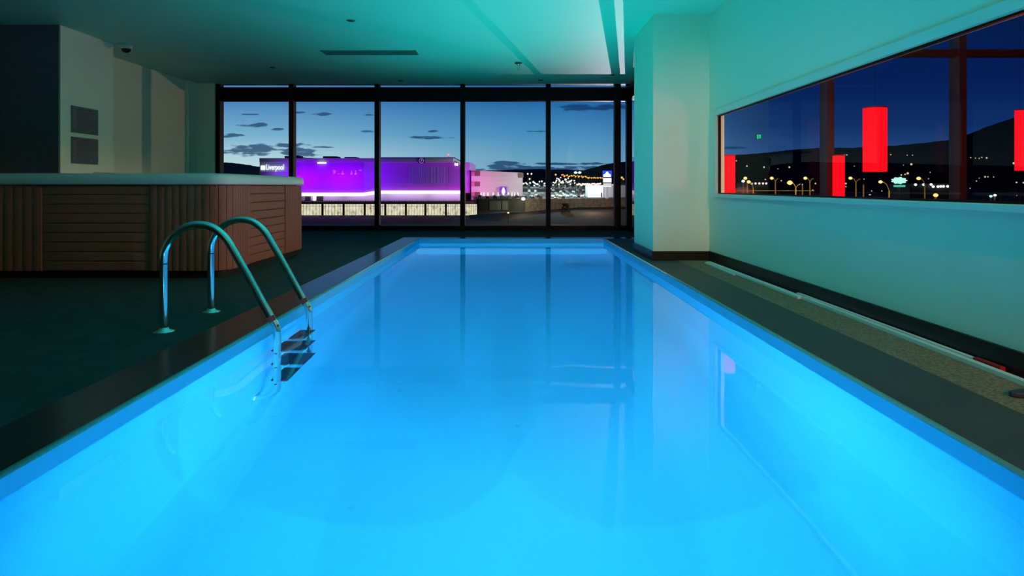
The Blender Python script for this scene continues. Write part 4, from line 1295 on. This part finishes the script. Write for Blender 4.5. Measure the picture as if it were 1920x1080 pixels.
# small lights scattered over the hillside
def hill_top(px):
    for a, b in zip(HILLP, HILLP[1:]):
        if a[0] <= px <= b[0]: return a[1] + (b[1]-a[1])*(px-a[0])/(b[0]-a[0])
    return 300


proto = None
HL = [(1360, 305, 1), (1380.5, 301.5, 1), (1400.5, 311.5, 1.3), (1432.5, 313.5, 1.4), (1458.5, 316.5, 0.8), (1480, 313.5, 1.5), (1435, 336.5, 1.1), (1465, 338.8, 1.1), (1529, 344, 1.3), (1524, 356.5, 1),
      (1389, 352, 1), (1396, 355, 1.2), (1400, 359, 1.2), (1437, 360, 1), (1583.5, 290.5, 1), (1588, 290.5, 1), (1620.5, 309.5, 1.6), (1708.7, 308, 1.7), (1670, 290, 0.9), (1701, 291, 0.8), (1711, 291, 0.8), (1586, 344, 1.5),
      (1586, 350, 1), (1602, 311.5, 0.7), (1694, 309.5, 0.6), (1820, 295.5, 0.9), (1829, 296.5, 0.8), (1836, 297, 0.9), (1841, 295, 1), (1850, 296, 1.3), (1901, 306, 1.8), (1831, 339.5, 0.9), (1836, 334, 0.8),
      (1847, 331.5, 1.3), (1852.5, 331.5, 1), (1863, 331.8, 0.8), (1906, 342, 1.2), (1919, 342.5, 1.2), (1906, 367, 1.1), (1819, 353, 0.8), (1631, 366, 1.8), (1634.5, 358, 0.9), (1653.5, 358, 0.9), (1755, 356.3, 1), (1620, 336, 0.8), (1744, 323, 0.8), (1741, 335, 0.8), (1702, 325, 1.8), (1697, 327, 1.2), (1690, 328, 1.2)]
for (px, py, s) in HL:
    ht = hill_top(px); zt = PZ(ht, 1400); k_ = (HY-py)/F
    # intersection of the sight line with the slope from (1400, zt) to (1000, -8)
    den = (-8-zt) + k_*400
    ss = (EYE + k_*1400 - zt)/den if abs(den) > 1e-6 else 0.5
    ss = min(0.98, max(0.02, ss)); Y = 1400-400*ss-6
    if py > 360: Y = 11264.0/(py-350)
    zz = EYE + k_*Y
    if proto is None:
        bm = B(); lathe(bm, [(0.3, -0.9), (0.9, -0.4), (0.9, 0.4), (0.3, 0.9)], (0, 0, 0), 8)
        proto = obj('house_light', bm, M['tiny_warm'], org=(0, 0, 0)); c = proto
        tag(proto, 'tiny warm light dotted on the dark hillside', 'light', 'tiny lights scattered over the dark hillside')
    else:
        c = proto.copy(); COL.objects.link(c)
    c.location = (PX(px, Y), Y, zz); f_ = s*Y/1400*1.35; c.scale = (f_, f_, f_)
    c['label'] = 'tiny warm light on the dark hillside ' + ('left of the first mullion' if px < 1545 else 'between the two mullions' if px < 1790 else 'right of the second mullion')

# bare tree by the sill
tr_ = thing('bare_tree', 'leafless pale-branched tree low at the right edge of the side window', 'tree', (PX(1890, 60), 60, -8))
bm = B()
def br(p, d, l, r, lev):
    q = p + d*l; tube(bm, [p, (p+q)/2+Vector((rnd.uniform(-.1, .1), 0, rnd.uniform(-.1, .1)))*l*0.6, q], [r, r*0.85, r*0.65], 6)
    if lev:
        for s in (-1, 1):
            br(q, (d + Vector((s*rnd.uniform(0.4, 0.9), rnd.uniform(-.3, .3), rnd.uniform(-0.2, 0.3)))).normalized(), l*0.66, r*0.6, lev-1)
for dx in (-0.55, 0.0, 0.55, 1.1):
    br(Vector((PX(1888, 60)+dx, 60, -0.6)), Vector((rnd.uniform(-.4, .4), 0, 1)).normalized(), 0.55, 0.045, 3)
obj('branches', bm, mat('pale_bark', (0.35, 0.26, 0.24), 0.8), tr_)
obj('trunk', tube(B(), [(PX(1888, 60)+0.3, 60, -8), (PX(1888, 60)+0.3, 60, -0.7)], [0.18, 0.1], 8), M['dark'], tr_)
